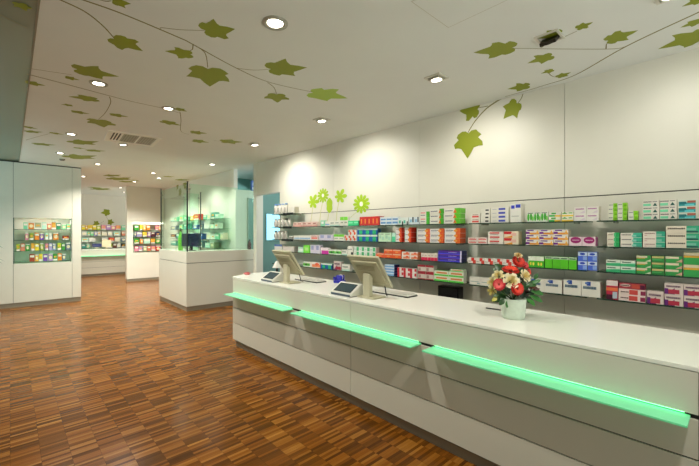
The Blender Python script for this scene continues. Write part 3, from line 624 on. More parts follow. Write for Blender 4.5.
# bottles and small goods at the corridor end of the shelves
def bottle(shelf, u, h, r, body, cap, lb, grp, name='bottle'):
    s_, t, _ = wall_s(u, .19); o = MB().lathe([(r*.92, 0), (r, .004), (r, h*.80), (r*.8, h*.85), (r*.75, h*.86)], mat(body, .35), 14).box(-r*.6, r*.6, -r*1.02, -r*.9, h*.2, h*.6, mat('#b9b6ae', .5)).build(name, None, wall_pt(s_, .19, ZS[shelf]+.0005), WROT)
    MB().lathe([(r*.86, h*.86), (r*.86, h*.985), (r*.75, h)], mat(cap, .4), 12).build('cap', o)
    tag(o, lb, 'bottle', grp)
for sh, caps in ((0, ['#6f9ad8', '#7fa8e0', '#8fb0dc', '#7a9cd0']), (1, ['#d8d4cc', '#d8d4cc', '#e0dcd4', '#26362e', '#d8d4cc']), (2, ['#2a3a44', '#d8d4cc', '#d8d4cc', '#d8d4cc'])):
    for i, c in enumerate(caps):
        bottle(sh, 276+i*3.45, .205 if sh == 0 else .165, .0345, '#e8e4dc', c, f"white bottle {'with blue cap' if sh == 0 else 'with dark cap' if c[1] == '2' else 'with pale cap'}, {ORD[i]} from corridor end, {SHN[sh]} glass shelf", 'white bottles at the corridor end')
def plain(shelf, u0, u1, h, base, lb, p=(), depth=.1, df=.22, cat='medicine box', name='medicine_carton', zoff=0):
    sa, ta, _ = wall_s(u0, df); sb, _, _ = wall_s(u1, df)
    return tag(carton_mesh(sa-sb, h, depth, base, p).build(name, None, wall_pt((sa+sb)/2, df, ZS[shelf]+.0005+zoff), WROT), lb, cat)
plain(0, 289, 294.5, .12, '#dcd8cc', 'grey white carton beside the blue capped bottles, top glass shelf')
plain(2, 289, 293.5, .07, '#dcd8cc', 'low grey white carton beside bottles, third glass shelf', [(0, 1, .3, .6, '#222')])
plain(3, 274.5, 282, .13, '#dcd8d0', 'white carton with blue top behind the first monitor', [(0, 1, .7, 1, '#5a78b0')])
plain(3, 283, 294, .10, '#d8d0c8', 'pale pinkish carton behind the first monitor, fourth glass shelf')
plain(1, 293, 294.2, .05, '#d8d4cc', 'tiny white carton at the bottle end of second glass shelf', depth=.05)
for sh, u0, u1 in ((0, 283, 293), (1, 283, 291.5), (2, 281.5, 293)):
    sa, ta, _ = wall_s(u0, SD+.004); sb, _, _ = wall_s(u1, SD+.004)
    tag(MB().box(-(sa-sb)/2, (sa-sb)/2, -.004, 0, -.03, .012, BLACK).build('shelf_tag', None, wall_pt((sa+sb)/2, SD+.0005, ZS[sh]), WROT), f'black price rail clipped on the {SHN[sh]} glass shelf near corridor', 'price tag')
# black cabinet against the wall under the bottom shelf
sa, ta, _ = wall_s(437.5, .14); sb, _, _ = wall_s(458, .14)
r = empty('black_cabinet', wall_pt((sa+sb)/2, 0, 0), WROT, 'black upright cabinet under the bottom shelf behind the counter', 'cabinet')
w = sa-sb
MB().box(-w/2, w/2, -.13, -.01, .02, .95, BLACK, .004).build('body', r); MB().box(-w/2+.01, w/2-.01, -.14, -.131, .03, .93, mat('#15161a', .25), .002).build('door', r)
MB().box(-w/2+.02, w/2-.02, -.12, -.02, 0, .0195, mat('#222', .5)).build('plinth', r)

# ------------------------------------------------------------------ the service counter
CX0, CX1 = 2.356, 3.144
K = empty('service_counter', (2.6, 2.4, 0), 0, 'long white pharmacy counter with three green lit glass ledges', 'counter')
def part(mb, name, parent=K):
    o = mb.build(name, parent)
    o.location = (-parent.location.x, -parent.location.y, -parent.location.z) if parent.parent is None else (0, 0, 0)
    return o
YE = -.9
part(MB().prism([(CX0+.012, 4.985), (CX0+.3, 5.19), (CX1-.02, 5.19), (CX1-.02, YE), (CX0+.012, YE)], .09, .975, DARK), 'carcass')
part(MB().prism([(CX0-.002, 5.002), (CX0+.305, 5.22), (CX1, 5.22), (CX1, YE), (CX0-.002, YE)], .978, 1.0, TOPW, .002), 'countertop')
for y0, y1 in ((2.512, 5.0), (.132, 2.506), (YE, .126)):
    part(MB().box(CX0, CX0+.02, y0, y1, .775, .975, LACQ, .0015), 'fascia_panel')
    for z0, z1 in ((.566, .752), (.342, .558), (.1, .334)):
        part(MB().box(CX0, CX0+.02, y0, y1, z0, z1, LACQ, .0015), 'front_panel')
part(MB().box(CX0+.0185, CX0+.02, YE, 4.99, .752, .775, mat('#55584c', .5)), 'light_channel')
ep = MB()
for z0, z1 in ((.1, .334), (.342, .558), (.566, .752), (.76, .975)):
    ep.prism([(CX0+.004, 5.001), (CX0+.302, 5.212), (CX0+.302, 5.192), (CX0+.014, 4.986)], z0, z1, LACQ)
part(ep, 'end_panel')
part(MB().box(CX1-.02, CX1, YE, 5.215, .1, .975, LACQ), 'back_panel')
part(MB().box(CX0+.035, CX0+.05, YE, 4.97, 0, .1, KICK), 'kickboard')
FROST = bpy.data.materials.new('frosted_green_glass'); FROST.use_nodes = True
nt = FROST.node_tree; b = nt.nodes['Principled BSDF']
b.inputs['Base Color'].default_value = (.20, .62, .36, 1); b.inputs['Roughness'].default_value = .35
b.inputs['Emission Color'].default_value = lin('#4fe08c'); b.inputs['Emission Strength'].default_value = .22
GLED = mat('#7cffa0', .4, 'green_led', emit=6)
for y0, y1 in ((3.48, 5.0), (1.71, 3.33), (.16, 1.60)):
    g = part(MB().box(CX0-.135, CX0+.018, y0, y1, .753, .764, FROST, .002), 'glass_ledge')
    part(MB().box(CX0+.001, CX0+.018, y0+.02, y1-.02, .7732, .7748, GLED), 'light_strip', g)
# ------------------------------------------------------------------ things on the counter
TZ = 1.0
def monitor(y, label):
    r = empty('monitor', (2.58, y, TZ), 0, label, 'monitor')
    # panel leans back over the customers' side: screen faces the staff
    top, bot = Vector((-.13, 0, .412)), Vector((.075, 0, .115)); ax = (top-bot); h = ax.length; ax.normalize()
    nrm = Vector((-ax.z, 0, ax.x))            # towards the customers
    if nrm.x > 0: nrm = -nrm
    mx = Matrix((( 0, -nrm.x, ax.x, bot.x), (-1, 0, 0, 0), (0, -nrm.z, ax.z, bot.z), (0, 0, 0, 1)))   # local x -> -Y, local -y -> back, z up the panel
    p = MB().box(-.205, .205, -.012, .012, 0, h, BEIGE, .006, mx).box(-.17, .17, -.030, -.011, .05, h-.05, mat('#aea88a', .5), .008, mx)
    hs = p.build('housing', r)
    MB().box(-.19, .19, .0125, .0145, .02, h-.02, mat('#141a22', .15), 0, mx).build('screen', hs)
    vg = MB()
    for k in range(4): vg.box(-.12, .12, -.0318, -.0302, h-.10-.016*k, h-.094-.016*k, mat('#8b8466', .6), 0, mx)
    vg.build('vent_slots', hs)
    MB().box(-.06, -.012, -.025, .06, .012, .235, BEIGE, .006).build('stand_post', r)
    MB().box(-.05, .03, .0, .05, .20, .255, mat('#b6af90', .5), .006).build('stand_hinge', r)
    MB().prism([(-.085, -.10), (.10, -.10), (.12, -.05), (.12, .12), (-.085, .12)], 0, .014, BEIGE, .004).build('stand_base', r)
    MB().tube([(.02, -.04, .17), (.05, -.07, .14), (.07, -.09, .17), (.06, -.12, .12), (.10, -.10, .03), (.16, -.06, .008)], .006, BLACK).build('cable', r)
    return r
monitor(3.87, 'beige monitor back on stand at the corridor end of the counter')
monitor(2.45, 'beige monitor back on stand, nearer the flower pot')
def terminal(x, y, w, label):
    r = empty('payment_terminal', (x, y, TZ), 0, label, 'payment terminal')
    mb = MB(); gm = mat('#d8d8cc', .35, 'silver_plastic', metal=.1); k = mb.mi(gm)
    prof = [(0, .006), (0, .026), (.145, .120), (.165, .112), (.165, .006)]
    a = [mb.bm.verts.new((px, -w/2, pz)) for px, pz in prof]; c = [mb.bm.verts.new((px, w/2, pz)) for px, pz in prof]
    mb.bm.faces.new(a); mb.bm.faces.new(c[::-1])
    for i in range(5): mb.bm.faces.new((a[i], a[(i+1) % 5], c[(i+1) % 5], c[i]))
    bmesh.ops.bevel(mb.bm, geom=list(mb.bm.edges), offset=.006, segments=2, affect='EDGES')
    mb.build('housing', r)
    sl = math.atan2(.094, .145); mx = Matrix.Translation((0, 0, .026)) @ Matrix.Rotation(-sl, 4, 'Y')
    bz = MB().box(.022, .150, -w/2+.035, w/2-.03, .0002, .002, mat('#24292d', .45, spec=.2), 0, mx).build('bezel', r)
    MB().box(.030, .142, -w/2+.045, w/2-.04, .0021, .003, mat('#33454a', .4, spec=.2), 0, mx).build('screen', bz)
    MB().box(-.006, .0, -w/2+.02, w/2-.02, .004, .022, mat('#4c5a68', .3)).build('card_slot', r)
    MB().box(.005, .16, -w/2+.01, w/2-.01, 0, .0055, BLACK).build('foot', r)
    return r
terminal(2.435, 4.19, .30, 'silver payment terminal with sloping screen beside the corridor end monitor')
terminal(2.43, 2.74, .32, 'silver payment terminal with sloping screen, nearer one beside the second monitor')
def keyboard(x, y, label):
    r = empty('keyboard', (x, y, TZ), 0, label, 'keyboard')
    MB().box(-.08, .08, -.24, .24, 0, .012, BLACK, .003).build('base', r)
    MB().box(-.078, .076, -.238, .238, .0122, .024, mat('#d6d4ca', .4), .003).build('case', r)
    ky = MB()
    for i in range(5):
        for j in range(15): ky.box(-.068+i*.027, -.046+i*.027, -.226+j*.0302, -.200+j*.0302, .0242, .030, mat('#c2c0b6', .5))
    ky.build('keys', r); return r
keyboard(2.89, 3.86, 'white keyboard with dark underside behind the corridor end monitor')
keyboard(2.89, 2.43, 'white keyboard with dark underside behind the second monitor')
# blue tape dispenser
r = empty('tape_dispenser', (3.04, 3.44, TZ), .3, 'blue tape dispenser at the back edge between the monitors', 'tape dispenser')
BL = mat('#3234a8', .4, 'blue_plastic')
MB().box(-.04, .04, -.07, .07, 0, .035, BL, .006).build('base', r)
MB().box(-.035, -.02, -.05, .03, .0355, .10, BL, .004).box(.02, .035, -.05, .03, .0355, .10, BL, .004).build('cheek', r)
MB().lathe([(.034, -.018), (.034, .018)], mat('#c8c8e0', .4), 20, mx=Matrix.Translation((0, -.01, .072)) @ Matrix.Rotation(PI/2, 4, 'Y')).build('tape_roll', r)
MB().box(-.02, .02, .055, .085, .0355, .075, BL, .003).build('cutter', r)
# small table lamp
r = empty('table_lamp', (2.98, 4.82, TZ), 0, 'small lamp with white conical shade and black foot behind the first monitor', 'lamp')
MB().lathe([(.05, 0), (.05, .012), (.02, .02), (.014, .10)], BLACK, 16).build('foot', r)
MB().lathe([(.07, .10), (.068, .105), (.022, .19), (.018, .20)], mat('#dedcd4', .5), 18).build('shade', r)
# red sweet bowl
r = empty('small_bowl', (2.62, 5.08, TZ), 0, 'small red pink bowl on the corner of the counter top', 'bowl')
MB().lathe([(.03, 0), (.045, .012), (.052, .026), (.046, .024), (.03, .01)], mat('#e08a88', .4), 20).build('dish', r)
MB().lathe([(.044, .0235), (.03, .033), (.008, .036)], mat('#c02030', .4), 16).build('filling', r)
# pen
pA, pB = on_z(485.5, 307.8, 1.006), on_z(501, 310, 1.006)
o = MB().tube([pA, pA.lerp(pB, .08), pA.lerp(pB, .9), pB], [.002, .0055, .0055, .004], mat('#2b2a26', .3)).build('pen')
tag(o, 'dark pen lying on the counter beside the flower pot', 'pen')
o2 = MB().tube([pA.lerp(pB, .5)+Vector((0, 0, .0058)), pA.lerp(pB, .85)+Vector((0, 0, .0058))], .0015, STEEL).build('clip', o)

# flower pot and bouquet
PX, PY = 2.73, 1.146
pot = empty('flower_pot', (PX, PY, TZ), 0, 'round pale ceramic flower pot standing on the counter', 'flower pot')
PM = mat('#cfdccb', .35, 'glazed_ceramic', noise=.06, scale=30)
MB().lathe([(.070, 0), (.076, .003), (.080, .03), (.090, .140), (.092, .146), (.088, .150), (.083, .146), (.078, .12)], PM, 36).build('vessel', pot)
MB().lathe([(.0775, .118), (.076, .128)], mat('#2b2014', .9), 24).build('soil', pot)
BQ = empty('flower_bouquet', (PX, PY, TZ+.13), 0, 'bouquet of red gerberas, cream roses and dark leaves in the pot', 'bouquet')
CR, CU = Vector((cS, -sS, 0)), Vector((0, 0, 1)); CF = Vector((sS, cS, 0))
dep0 = PX*sS+PY*cS
def bq(u, v, dd=0):      # a spot in the bouquet
    dep = dep0+dd; p = CF*dep+CR*((u-349.5)/F*dep)+Vector((0, 0, EYE+(233-v)/F*dep)); return p-Vector((PX, PY, TZ+.13))
def orient(p, d): return Matrix.Translation(p) @ Vector(d).to_track_quat('Z', 'Y').to_matrix().to_4x4()
def gerbera(u, v, dd, d, R, c1, c2, name='gerbera'):
    mx = orient(bq(u, v, dd), d); mb = MB(); mb.mi(mat(c1, .5)); mb.mi(mat(c2, .5))
    for ring, (rr, n, lift) in enumerate(((1, 18, .004), (.74, 14, .012))):
        for i in range(n):
            a = 2*PI*(i+ring*.5)/n; w = R*rr*.19; ca, sa = math.cos(a), math.sin(a)
            P = [(.18, 0, .0), (.6, w, .004), (.92, w*.7, .008), (1, 0, .006), (.92, -w*.7, .008), (.6, -w, .004)]
            vs = [mb.bm.verts.new(mx @ Vector((R*rr*x*ca-y*sa, R*rr*x*sa+y*ca, lift+z+(R*.10*x*(1.5 if ring else .3))))) for x, y, z in P]
            f = mb.bm.faces.new(vs); f.material_index = ring
    o = mb.build(name, BQ)
    MB().lathe([(R*.2, .004), (R*.18, .014), (R*.08, .018)], mat('#8a2a14' if c1 != '#e8dca0' else '#b89a3a', .8), 14, mx=mx).build('flower_center', o)
    st = MB().tube([bq(u, v, dd), bq(u, v, dd)*.6+Vector((0, 0, -.02)), Vector((0, 0, .0))], .003, mat('#3d5a22', .6), 6).build('flower_stem', o)
def rose(u, v, dd, d, R, c1, c2):
    mx = orient(bq(u, v, dd), d); mb = MB(); mb.mi(mat(c1, .55)); mb.mi(mat(c2, .55))
    for ring, (rr, n, h, op) in enumerate(((1, 6, .55, .95), (.78, 5, .75, .55), (.55, 4, .9, .3), (.32, 3, 1.0, .12))):
        for i in range(n):
            a0 = 2*PI*(i+ring*.37)/n; wdt = 2*PI/n*.75; grid = []
            for j in range(4):
                t = j/3; row = []
                for k in range(5):
                    a = a0+wdt*(k/4-.5)*(1.0 if j < 3 else .8); rad = R*rr*(.35+.65*t**.7)+R*op*.25*(t**3)
                    row.append(mb.bm.verts.new(mx @ Vector((rad*math.cos(a), rad*math.sin(a), R*h*1.05*t-(.12*R*op if j == 3 else 0)-R*.2))))
                grid.append(row)
            for j in range(3):
                for k in range(4):
                    f = mb.bm.faces.new((grid[j][k], grid[j][k+1], grid[j+1][k+1], grid[j+1][k])); f.material_index = 0 if ring < 2 else 1; f.smooth = True
    o = mb.build('rose', BQ)
    MB().tube([bq(u, v, dd)-Vector(d).normalized()*R*.1, bq(u, v, dd)*.6+Vector((0, 0, -.02)), Vector((0, 0, .0))], .003, mat('#3d5a22', .6), 6).build('flower_stem', o)
def bleaf(u, v, dd, d, L, w, c, up=(0, 0, 1)):
    p = bq(u, v, dd); d = Vector(d).normalized(); sd = d.cross(Vector(up)); sd.normalize(); n = sd.cross(d)
    mb = MB(); mb.mi(mat(c, .35)); prev = None
    for i in range(8):
        t = i/7; ww = w*math.sin(PI*min(1, t*.95+.03))**.8; q = p+d*(L*t)-n*(-.25*L*t*t)*-1
        row = [mb.bm.verts.new(q-sd*ww+n*ww*.3), mb.bm.verts.new(q), mb.bm.verts.new(q+sd*ww+n*ww*.3)]
        if prev:
            for k in range(2): mb.bm.faces.new((prev[k], prev[k+1], row[k+1], row[k])).smooth = True
        prev = row
    mb.build('leaf', BQ)
TC = -CF
def face(a, b): return TC*.8+CR*a+CU*b
gerbera(510.5, 271.5, -.02, (TC.x*.35, TC.y*.35, 1), .064, '#c02414', '#dc3a20')
gerbera(518, 262, .03, (TC.x*.9, TC.y*.9, .5), .05, '#b41c14', '#d0321c')
gerbera(516.5, 288.5, -.10, face(.1, .15), .05, '#c81c12', '#e43a22')
gerbera(499.5, 284.5, -.07, face(-.5, .2), .045, '#d4303c', '#e65a58')
gerbera(524, 266, .04, face(.4, .4), .034, '#b8202c', '#d03a44')
gerbera(527, 272, .03, face(.9, .2), .03, '#c8281c', '#e0442c')
rose(511, 281, -.09, face(-.1, .35), .048, '#f2eac8', '#e6d89c')
rose(524.5, 276, -.05, face(.4, .4), .040, '#f2e6c0', '#e4d090')
rose(498.5, 276, -.03, face(-.6, .5), .036, '#eee4b8', '#e0d090')
rose(493.5, 283, -.03, face(-.9, .2), .038, '#eae0ae', '#dccc88')
rose(492.5, 291, -.03, face(-1.0, -.1), .030, '#d6c982', '#c8b860')
rose(518, 256, .02, face(.0, 1.2), .026, '#e0cfa0', '#d0a860')
rng = random.Random(3)
for i in range(84):      # dense greenery under and between the blooms
    a = rng.uniform(0, 2*PI); u = 512+rng.uniform(-14, 18); v = rng.uniform(270, 300); dd = rng.uniform(-.02, .10)
    out = CR*((u-512)/14)+TC*(-dd*8)+CU*rng.uniform(-.45, .8)
    bleaf(u, v, dd, out, rng.uniform(.05, .085), rng.uniform(.016, .028), rng.choice(['#1f4a1c', '#255a1e', '#142e17', '#2f6a24', '#1c4020', '#3a2018']), TC if i % 3 else (0, 0, 1))
for u, v, dx, dz, L, w, c in ((531, 291, 1, -.15, .11, .03, '#2c6a22'), (530, 296, 1, -.35, .12, .028, '#2f6e24'), (527, 299, .7, -.5, .09, .025, '#3a7c2a'), (531, 284, .8, .5, .09, .02, '#2c6a24'), (534, 279, .5, .9, .06, .02, '#2a5a22'),
                               (508, 300, -.2, -.9, .07, .022, '#2f7026'), (513, 301, .1, -1, .06, .024, '#2a6222'), (504, 299, -.6, -.6, .07, .024, '#244f1c'), (499, 294, -.9, -.2, .06, .02, '#3c5a26'), (526, 285, .9, .1, .09, .022, '#2f5c24'),
                               (533, 290, .9, .3, .06, .016, '#4a2a20'), (529, 288, .8, .2, .07, .016, '#58301f'), (497, 297, -.8, -.5, .06, .02, '#b8b04a'), (515, 300, .3, -.8, .07, .02, '#3f8a2c')):
    bleaf(u, v, -.05, CR*dx+CU*dz+TC*.3, L*.8, w*.75, c, TC*.8+CU*.5)

# ------------------------------------------------------------------ desk in the corner with glass screens
Q = empty('corner_desk', (3.4, 8.6, 0), 0, 'tall white corner desk with a glass screen on top', 'desk')
qx0, qx1, qy0, qy1 = 2.665, 4.0, 7.8, 9.68
def qpart(mb, name): return part(mb, name, Q)
qpart(MB().box(qx0+.012, qx1+.27, qy0+.012, qy0+.5, .1, 1.0, DARK), 'carcass'); qpart(MB().box(qx0+.012, qx0+.5, qy0+.5, qy1-.005, .1, 1.0, DARK), 'carcass')
qpart(MB().box(qx0, qx0+.012, qy0, qy1, .1, .995, LACQ), 'side_panel'); qpart(MB().box(qx0+.012, qx1+.27, qy0, qy0+.012, .1, .995, LACQ), 'front_panel')
qpart(MB().prism([(qx0, qy0), (qx1+.27, qy0), (qx1+.27, qy0+.52), (qx0+.52, qy0+.52), (qx0+.52, qy1), (qx0, qy1)], 1.005, 1.24, LACQ, .002), 'upper_fascia')
qpart(MB().box(qx0+.02, qx0+.035, qy0+.02, qy1-.01, 0, .1, KICK).box(qx0+.035, qx1+.27, qy0+.02, qy0+.035, 0, .1, KICK), 'kickboard')
G = [('pane beside the aisle', (qx0+.03, qx0+.038, qy0+.08, qy1-.08)), ('pane facing the counter', (qx0+.08, qx1+.22, qy0+.03, qy0+.038)), ('rear pane near the wall shelves', (qx0+.60, 3.64, qy1+.05, qy1+.058))]
for lb, (x0, x1, y0, y1) in G:
    zt = 2.66; zb = 1.2405 if 'rear' not in lb else 0
    r = empty('glass_screen', ((x0+x1)/2, (y0+y1)/2, zb), 0, f'tall clear green tinted glass screen, {lb}', 'glass screen', 'glass screens of the corner desk')
    MB().box(x0-r.location.x, x1-r.location.x, y0-r.location.y, y1-r.location.y, 0, zt-zb, PANEGLASS).build('glass_pane', r)
    lx = x1-x0; e = MB()
    if lx > .1:
        for xx in (x0-r.location.x-.003, x1-r.location.x): e.box(xx, xx+.003, -.004, .004, 0, zt-zb, EDGE)
    else:
        for yy in (y0-r.location.y-.003, y1-r.location.y): e.box(-.004, .004, yy, yy+.003, 0, zt-zb, EDGE)
    e.build('edge', r)
    for z in (1.30-zb, 2.55-zb):
        for k in (0, 1):
            px, py = ((x0 if k else x1)-r.location.x, 0) if lx > .1 else (0, (y0 if k else y1)-r.location.y)
            MB().box(px-.018, px+.018, py-.018, py+.018, z-.015, z+.015, STEEL, .003).build('clamp', r)
for x, y, lb in ((qx0+.034, qy0+.034, 'dark post at the outer corner of the glass screens'), (qx0+.034, qy1-.034, 'dark post at the aisle end of the glass screens'), (3.69, qy1+.054, 'dark post by the wall shelves at the rear screen')):
    o = MB().box(-.010, .010, -.010, .010, 1.2405 if x < 3 else 0, 2.70, mat('#2c3a34', .35, 'dark_post', metal=.5)).build('screen_post', None, (x, y, 0)); MB().box(-.018, .018, -.018, .018, 2.70, 2.712, STEEL).build('cap', o)
    tag(o, lb, 'post')
# dark monitor on the desk, green bottle and dark red bottle
r = empty('desk_monitor', (2.93, 8.28, 1.2405), math.radians(-40), 'dark navy monitor standing on the corner desk behind glass', 'monitor')
NV = mat('#152040', .35, 'navy_plastic')
MB().box(-.20, .20, -.02, .02, .10, .38, NV, .008).build('housing', r); MB().box(-.03, .03, -.015, .03, .012, .099, BLACK, .003).build('stand_post', r)
MB().box(-.09, .09, -.08, .08, 0, .0115, BLACK, .003).build('stand_base', r); MB().box(-.185, .185, .0205, .022, .115, .365, mat('#0c1014', .2)).build('screen', r)
def tall_bottle(x, y, z, h, rr, c1, c2, lb):
    o = MB().lathe([(rr, 0), (rr, h*.6), (rr*.4, h*.75), (rr*.4, h*.85)], mat(c1, .3), 14).build('bottle', None, (x, y, z)); MB().lathe([(rr*.45, h*.85), (rr*.45, h)], mat(c2, .4), 12).build('cap', o); tag(o, lb, 'bottle')
tall_bottle(2.80, 8.56, 1.2405, .50, .05, '#7ee030', '#2a4a20', 'bright green bottle behind the navy monitor on the corner desk')
tall_bottle(4.17, 7.95, 1.2405, .24, .035, '#5a1420', '#18181a', 'dark red bottle on the corner desk beside the wall post')
tall_bottle(4.2, 8.06, 1.2405, .20, .03, '#2a1a20', '#18181a', 'short dark bottle behind the dark red one on the desk')

# ------------------------------------------------------------------ far product displays
def goods(name, label, cat, grp, x, y, z, w, h, d, c, face, p=()):
    """one small pack, front towards -y (face 0) or -x (face 1)"""
    o = carton_mesh(w, h, d, c, p).build(name, None, (x, y, z), 0 if face == 0 else -PI/2); tag(o, label, cat, grp); return o
CN = {}
def glass_board(x0, x1, y0, y1, z, lb, grp, th=.01):
    r = empty('glass_shelf', ((x0+x1)/2, (y0+y1)/2, z), 0, lb, 'shelf', grp)
    MB().box(-(x1-x0)/2, (x1-x0)/2, -(y1-y0)/2, (y1-y0)/2, -th, 0, NICHEGLASS).build('glass_pane', r)
    if x1-x0 > y1-y0: MB().box(-(x1-x0)/2, (x1-x0)/2, -(y1-y0)/2-.004, -(y1-y0)/2, -th, 0, EDGE).build('front_edge', r)
    else: MB().box(-(x1-x0)/2-.004, -(x1-x0)/2, -(y1-y0)/2, (y1-y0)/2, -th, 0, EDGE).build('front_edge', r)
# left niche
N = empty('display_niche', ((nx0+nx1)/2, Y0, nz0), 0, 'lit product niche with a dark side strip in the left wall', 'display niche')
part(MB().box(nx0, nx1, Y0+.40, Y0+.415, nz0, nz1, WHITE), 'back_panel', N); part(MB().box(nx0-.004, nx0+.012, Y0+.005, Y0+.40, nz0, nz1, mat('#39554c', .2)), 'side_panel', N)
part(MB().box(nx1-.012, nx1+.004, Y0+.045, Y0+.40, nz0, nz1, LW), 'side_panel', N); part(MB().box(nx0, nx1, Y0+.045, Y0+.40, nz1, nz1+.012, LW), 'top_panel', N); part(MB().box(nx0, nx1, Y0+.045, Y0+.40, nz0-.012, nz0, LW), 'bottom_panel', N)
NZ = [1.715, 1.475, 1.235, .99]; NNM = ['top', 'second', 'third', 'bottom']
for i, z in enumerate(NZ):
    glass_board(nx0+.014, nx1-.014, Y0+.0, Y0+.38, z, f'{NNM[i]} glass shelf in the left wall niche', 'glass shelves in the left niche')
NR = [[(180, 215, 'mint'), (220, 265, 'orange'), (270, 320, 'grey green'), (325, 360, 'pale mint'), (365, 400, 'salmon'), (402, 434, 'amber'), (437, 474, 'dark green'), (480, 512, 'light green'), (516, 550, 'light green')],
      [(195, 222, 'pink'), (228, 262, 'olive'), (268, 305, 'orange'), (308, 340, 'purple'), (350, 376, 'pale mint'), (379, 405, 'white'), (412, 455, 'orange'), (485, 535, 'dark red')],
      [(125, 155, 'yellow green'), (158, 195, 'salmon'), (198, 232, 'green'), (240, 268, 'amber'), (270, 305, 'yellow'), (310, 340, 'olive'), (350, 375, 'pink'), (378, 406, 'lavender'), (408, 435, 'grey blue'), (445, 475, 'yellow green'), (478, 505, 'green'), (510, 550, 'slate')],
      [(228, 270, 'rust'), (272, 300, 'amber'), (302, 330, 'yellow'), (335, 370, 'purple'), (375, 410, 'lilac'), (412, 445, 'green'), (448, 480, 'orange'), (482, 512, 'slate')]]
CC = {'mint': '#7fd0a4', 'orange': '#e0882c', 'grey green': '#a8b08c', 'pale mint': '#bfe6d0', 'salmon': '#e08a6a', 'amber': '#e6a83a', 'dark green': '#2a8a5a', 'light green': '#8ed8a0', 'pink': '#e08aa0', 'olive': '#8a9a30', 'purple': '#7a4ab0', 'white': '#e4e2d8', 'dark red': '#8a2020',
      'yellow green': '#b4c83c', 'green': '#3f9c3a', 'yellow': '#ecd23a', 'lavender': '#a8a0cc', 'grey blue': '#8a9ab8', 'slate': '#6a7a8a', 'rust': '#a8482a', 'lilac': '#b890c8', 'navy': '#232a68', 'maroon': '#5a1a2c', 'red': '#d03a34', 'teal': '#4aa090', 'blue': '#3a6ab8', 'brown': '#7a4a38', 'cream': '#e6dcc0', 'black': '#222222'}
def pats(i, c):
    k = i % 3
    return ([(.1, .9, .55, .85, '#ece6d8')], [(.15, .85, .2, .7, '#f0e4b8', 'circ'), (0, 1, .85, 1, '#e8e4da')], [(0, 1, 0, .25, '#ece6d8'), (.2, .8, .45, .7, '#e8b04a')])[k]
for i, row in enumerate(NR):
    for j, (a, b_, c) in enumerate(row):
        A_, B_ = on_y(a/7.76, 240, Y0+.08), on_y(b_/7.76, 240, Y0+.08); w = B_.x-A_.x-.006
        goods('product_box', f'{c} product box, {ORD[j]} from left, {NNM[i]} shelf of the left wall niche', 'product box', 'product boxes in the left niche', (A_.x+B_.x)/2, Y0+.08, NZ[i]+.0005, w, .125 if c in ('light green',) else .15+.012*((i+j) % 2) if c != 'dark red' else .09, .10, CC[c], 0, pats(i+j, c))
# niche in the middle wall
MZ = [1.72, 1.50, 1.27, 1.01]
for i, z in enumerate(MZ): glass_board(3.03, 3.97, 13.88, 14.08, z, f'{NNM[i]} glass shelf in the niche of the far white wall', 'glass shelves in the far niche')
MR = [[(85, 130, 'green'), (138, 165, 'yellow'), (167, 195, 'amber'), (200, 235, 'orange'), (285, 312, 'pink'), (314, 345, 'salmon')],
      [(85, 105, 'slate'), (108, 160, 'lavender'), (165, 205, 'yellow'), (210, 240, 'lilac'), (245, 280, 'maroon'), (285, 325, 'navy')],
      [(85, 130, 'green'), (140, 170, 'orange'), (175, 235, 'pale mint'), (240, 280, 'amber'), (285, 330, 'green')],
      [(90, 128, 'pink'), (130, 165, 'lilac'), (170, 205, 'grey green'), (208, 240, 'salmon'), (245, 285, 'pink'), (288, 330, 'red')]]
for i, row in enumerate(MR):
    for j, (a, b_, c) in enumerate(row):
        A_, B_ = on_y(125+a/9.325, 240, 13.92), on_y(125+b_/9.325, 240, 13.92)
        goods('product_pouch', f'{c} product pouch, {ORD[j]} from left, {NNM[i]} shelf of the far wall niche', 'product pouch', 'product pouches in the far niche', (A_.x+B_.x)/2, 13.92, MZ[i]+.0005, B_.x-A_.x-.008, .17, .09, CC[c], 0, pats(i+2*j, c))
# back counter and its shelves
BC = empty('back_counter', (2.8, 17, 0), 0, 'distant white counter with a green lit ledge at the far end', 'counter')
part(MB().box(.8, 4.3, 16.63, 17.2, .09, .975, DARK), 'carcass', BC); part(MB().box(.8, 4.3, 16.6, 17.22, .978, 1.0, TOPW), 'countertop', BC)
for z0, z1 in ((.77, .975), (.55, .745), (.33, .542), (.09, .322)): part(MB().box(.8, 4.3, 16.605, 16.629, z0, z1, LACQ), 'front_panel', BC)
part(MB().box(.8, 4.3, 16.64, 16.66, 0, .089, KICK), 'kickboard', BC)
g = part(MB().box(.9, 4.2, 16.48, 16.604, .752, .764, FROST), 'glass_ledge', BC); part(MB().box(.95, 4.15, 16.590, 16.602, .7645, .770, mat('#7df0ae', .4, 'dim_green_led', emit=1.2)), 'light_strip', g)
BZ = [1.76, 1.52, 1.27, 1.02]
for i, z in enumerate(BZ): glass_board(1.0, 5.2, 17.72, 17.995, z, f'{NNM[i]} glass shelf above the distant back counter', 'glass shelves over the back counter')
BR = [[(62, 95, 'yellow'), (97, 118, 'amber'), (120, 160, 'yellow'), (162, 200, 'yellow'), (202, 240, 'yellow green'), (246, 290, 'pink'), (292, 335, 'lilac'), (337, 380, 'pink'), (382, 425, 'salmon'), (432, 475, 'mint')],
      [(62, 110, 'white'), (114, 142, 'mint'), (144, 175, 'light green'), (180, 208, 'lavender'), (210, 240, 'white'), (250, 300, 'cream'), (305, 350, 'white'), (360, 420, 'pale mint'), (435, 475, 'salmon')],
      [(62, 125, 'pale mint'), (128, 190, 'white'), (250, 305, 'white'), (318, 368, 'red'), (370, 420, 'cream'), (432, 475, 'slate')],
      [(62, 100, 'teal'), (103, 140, 'mint'), (282, 350, 'olive'), (355, 390, 'brown'), (392, 425, 'white'), (432, 475, 'black')]]
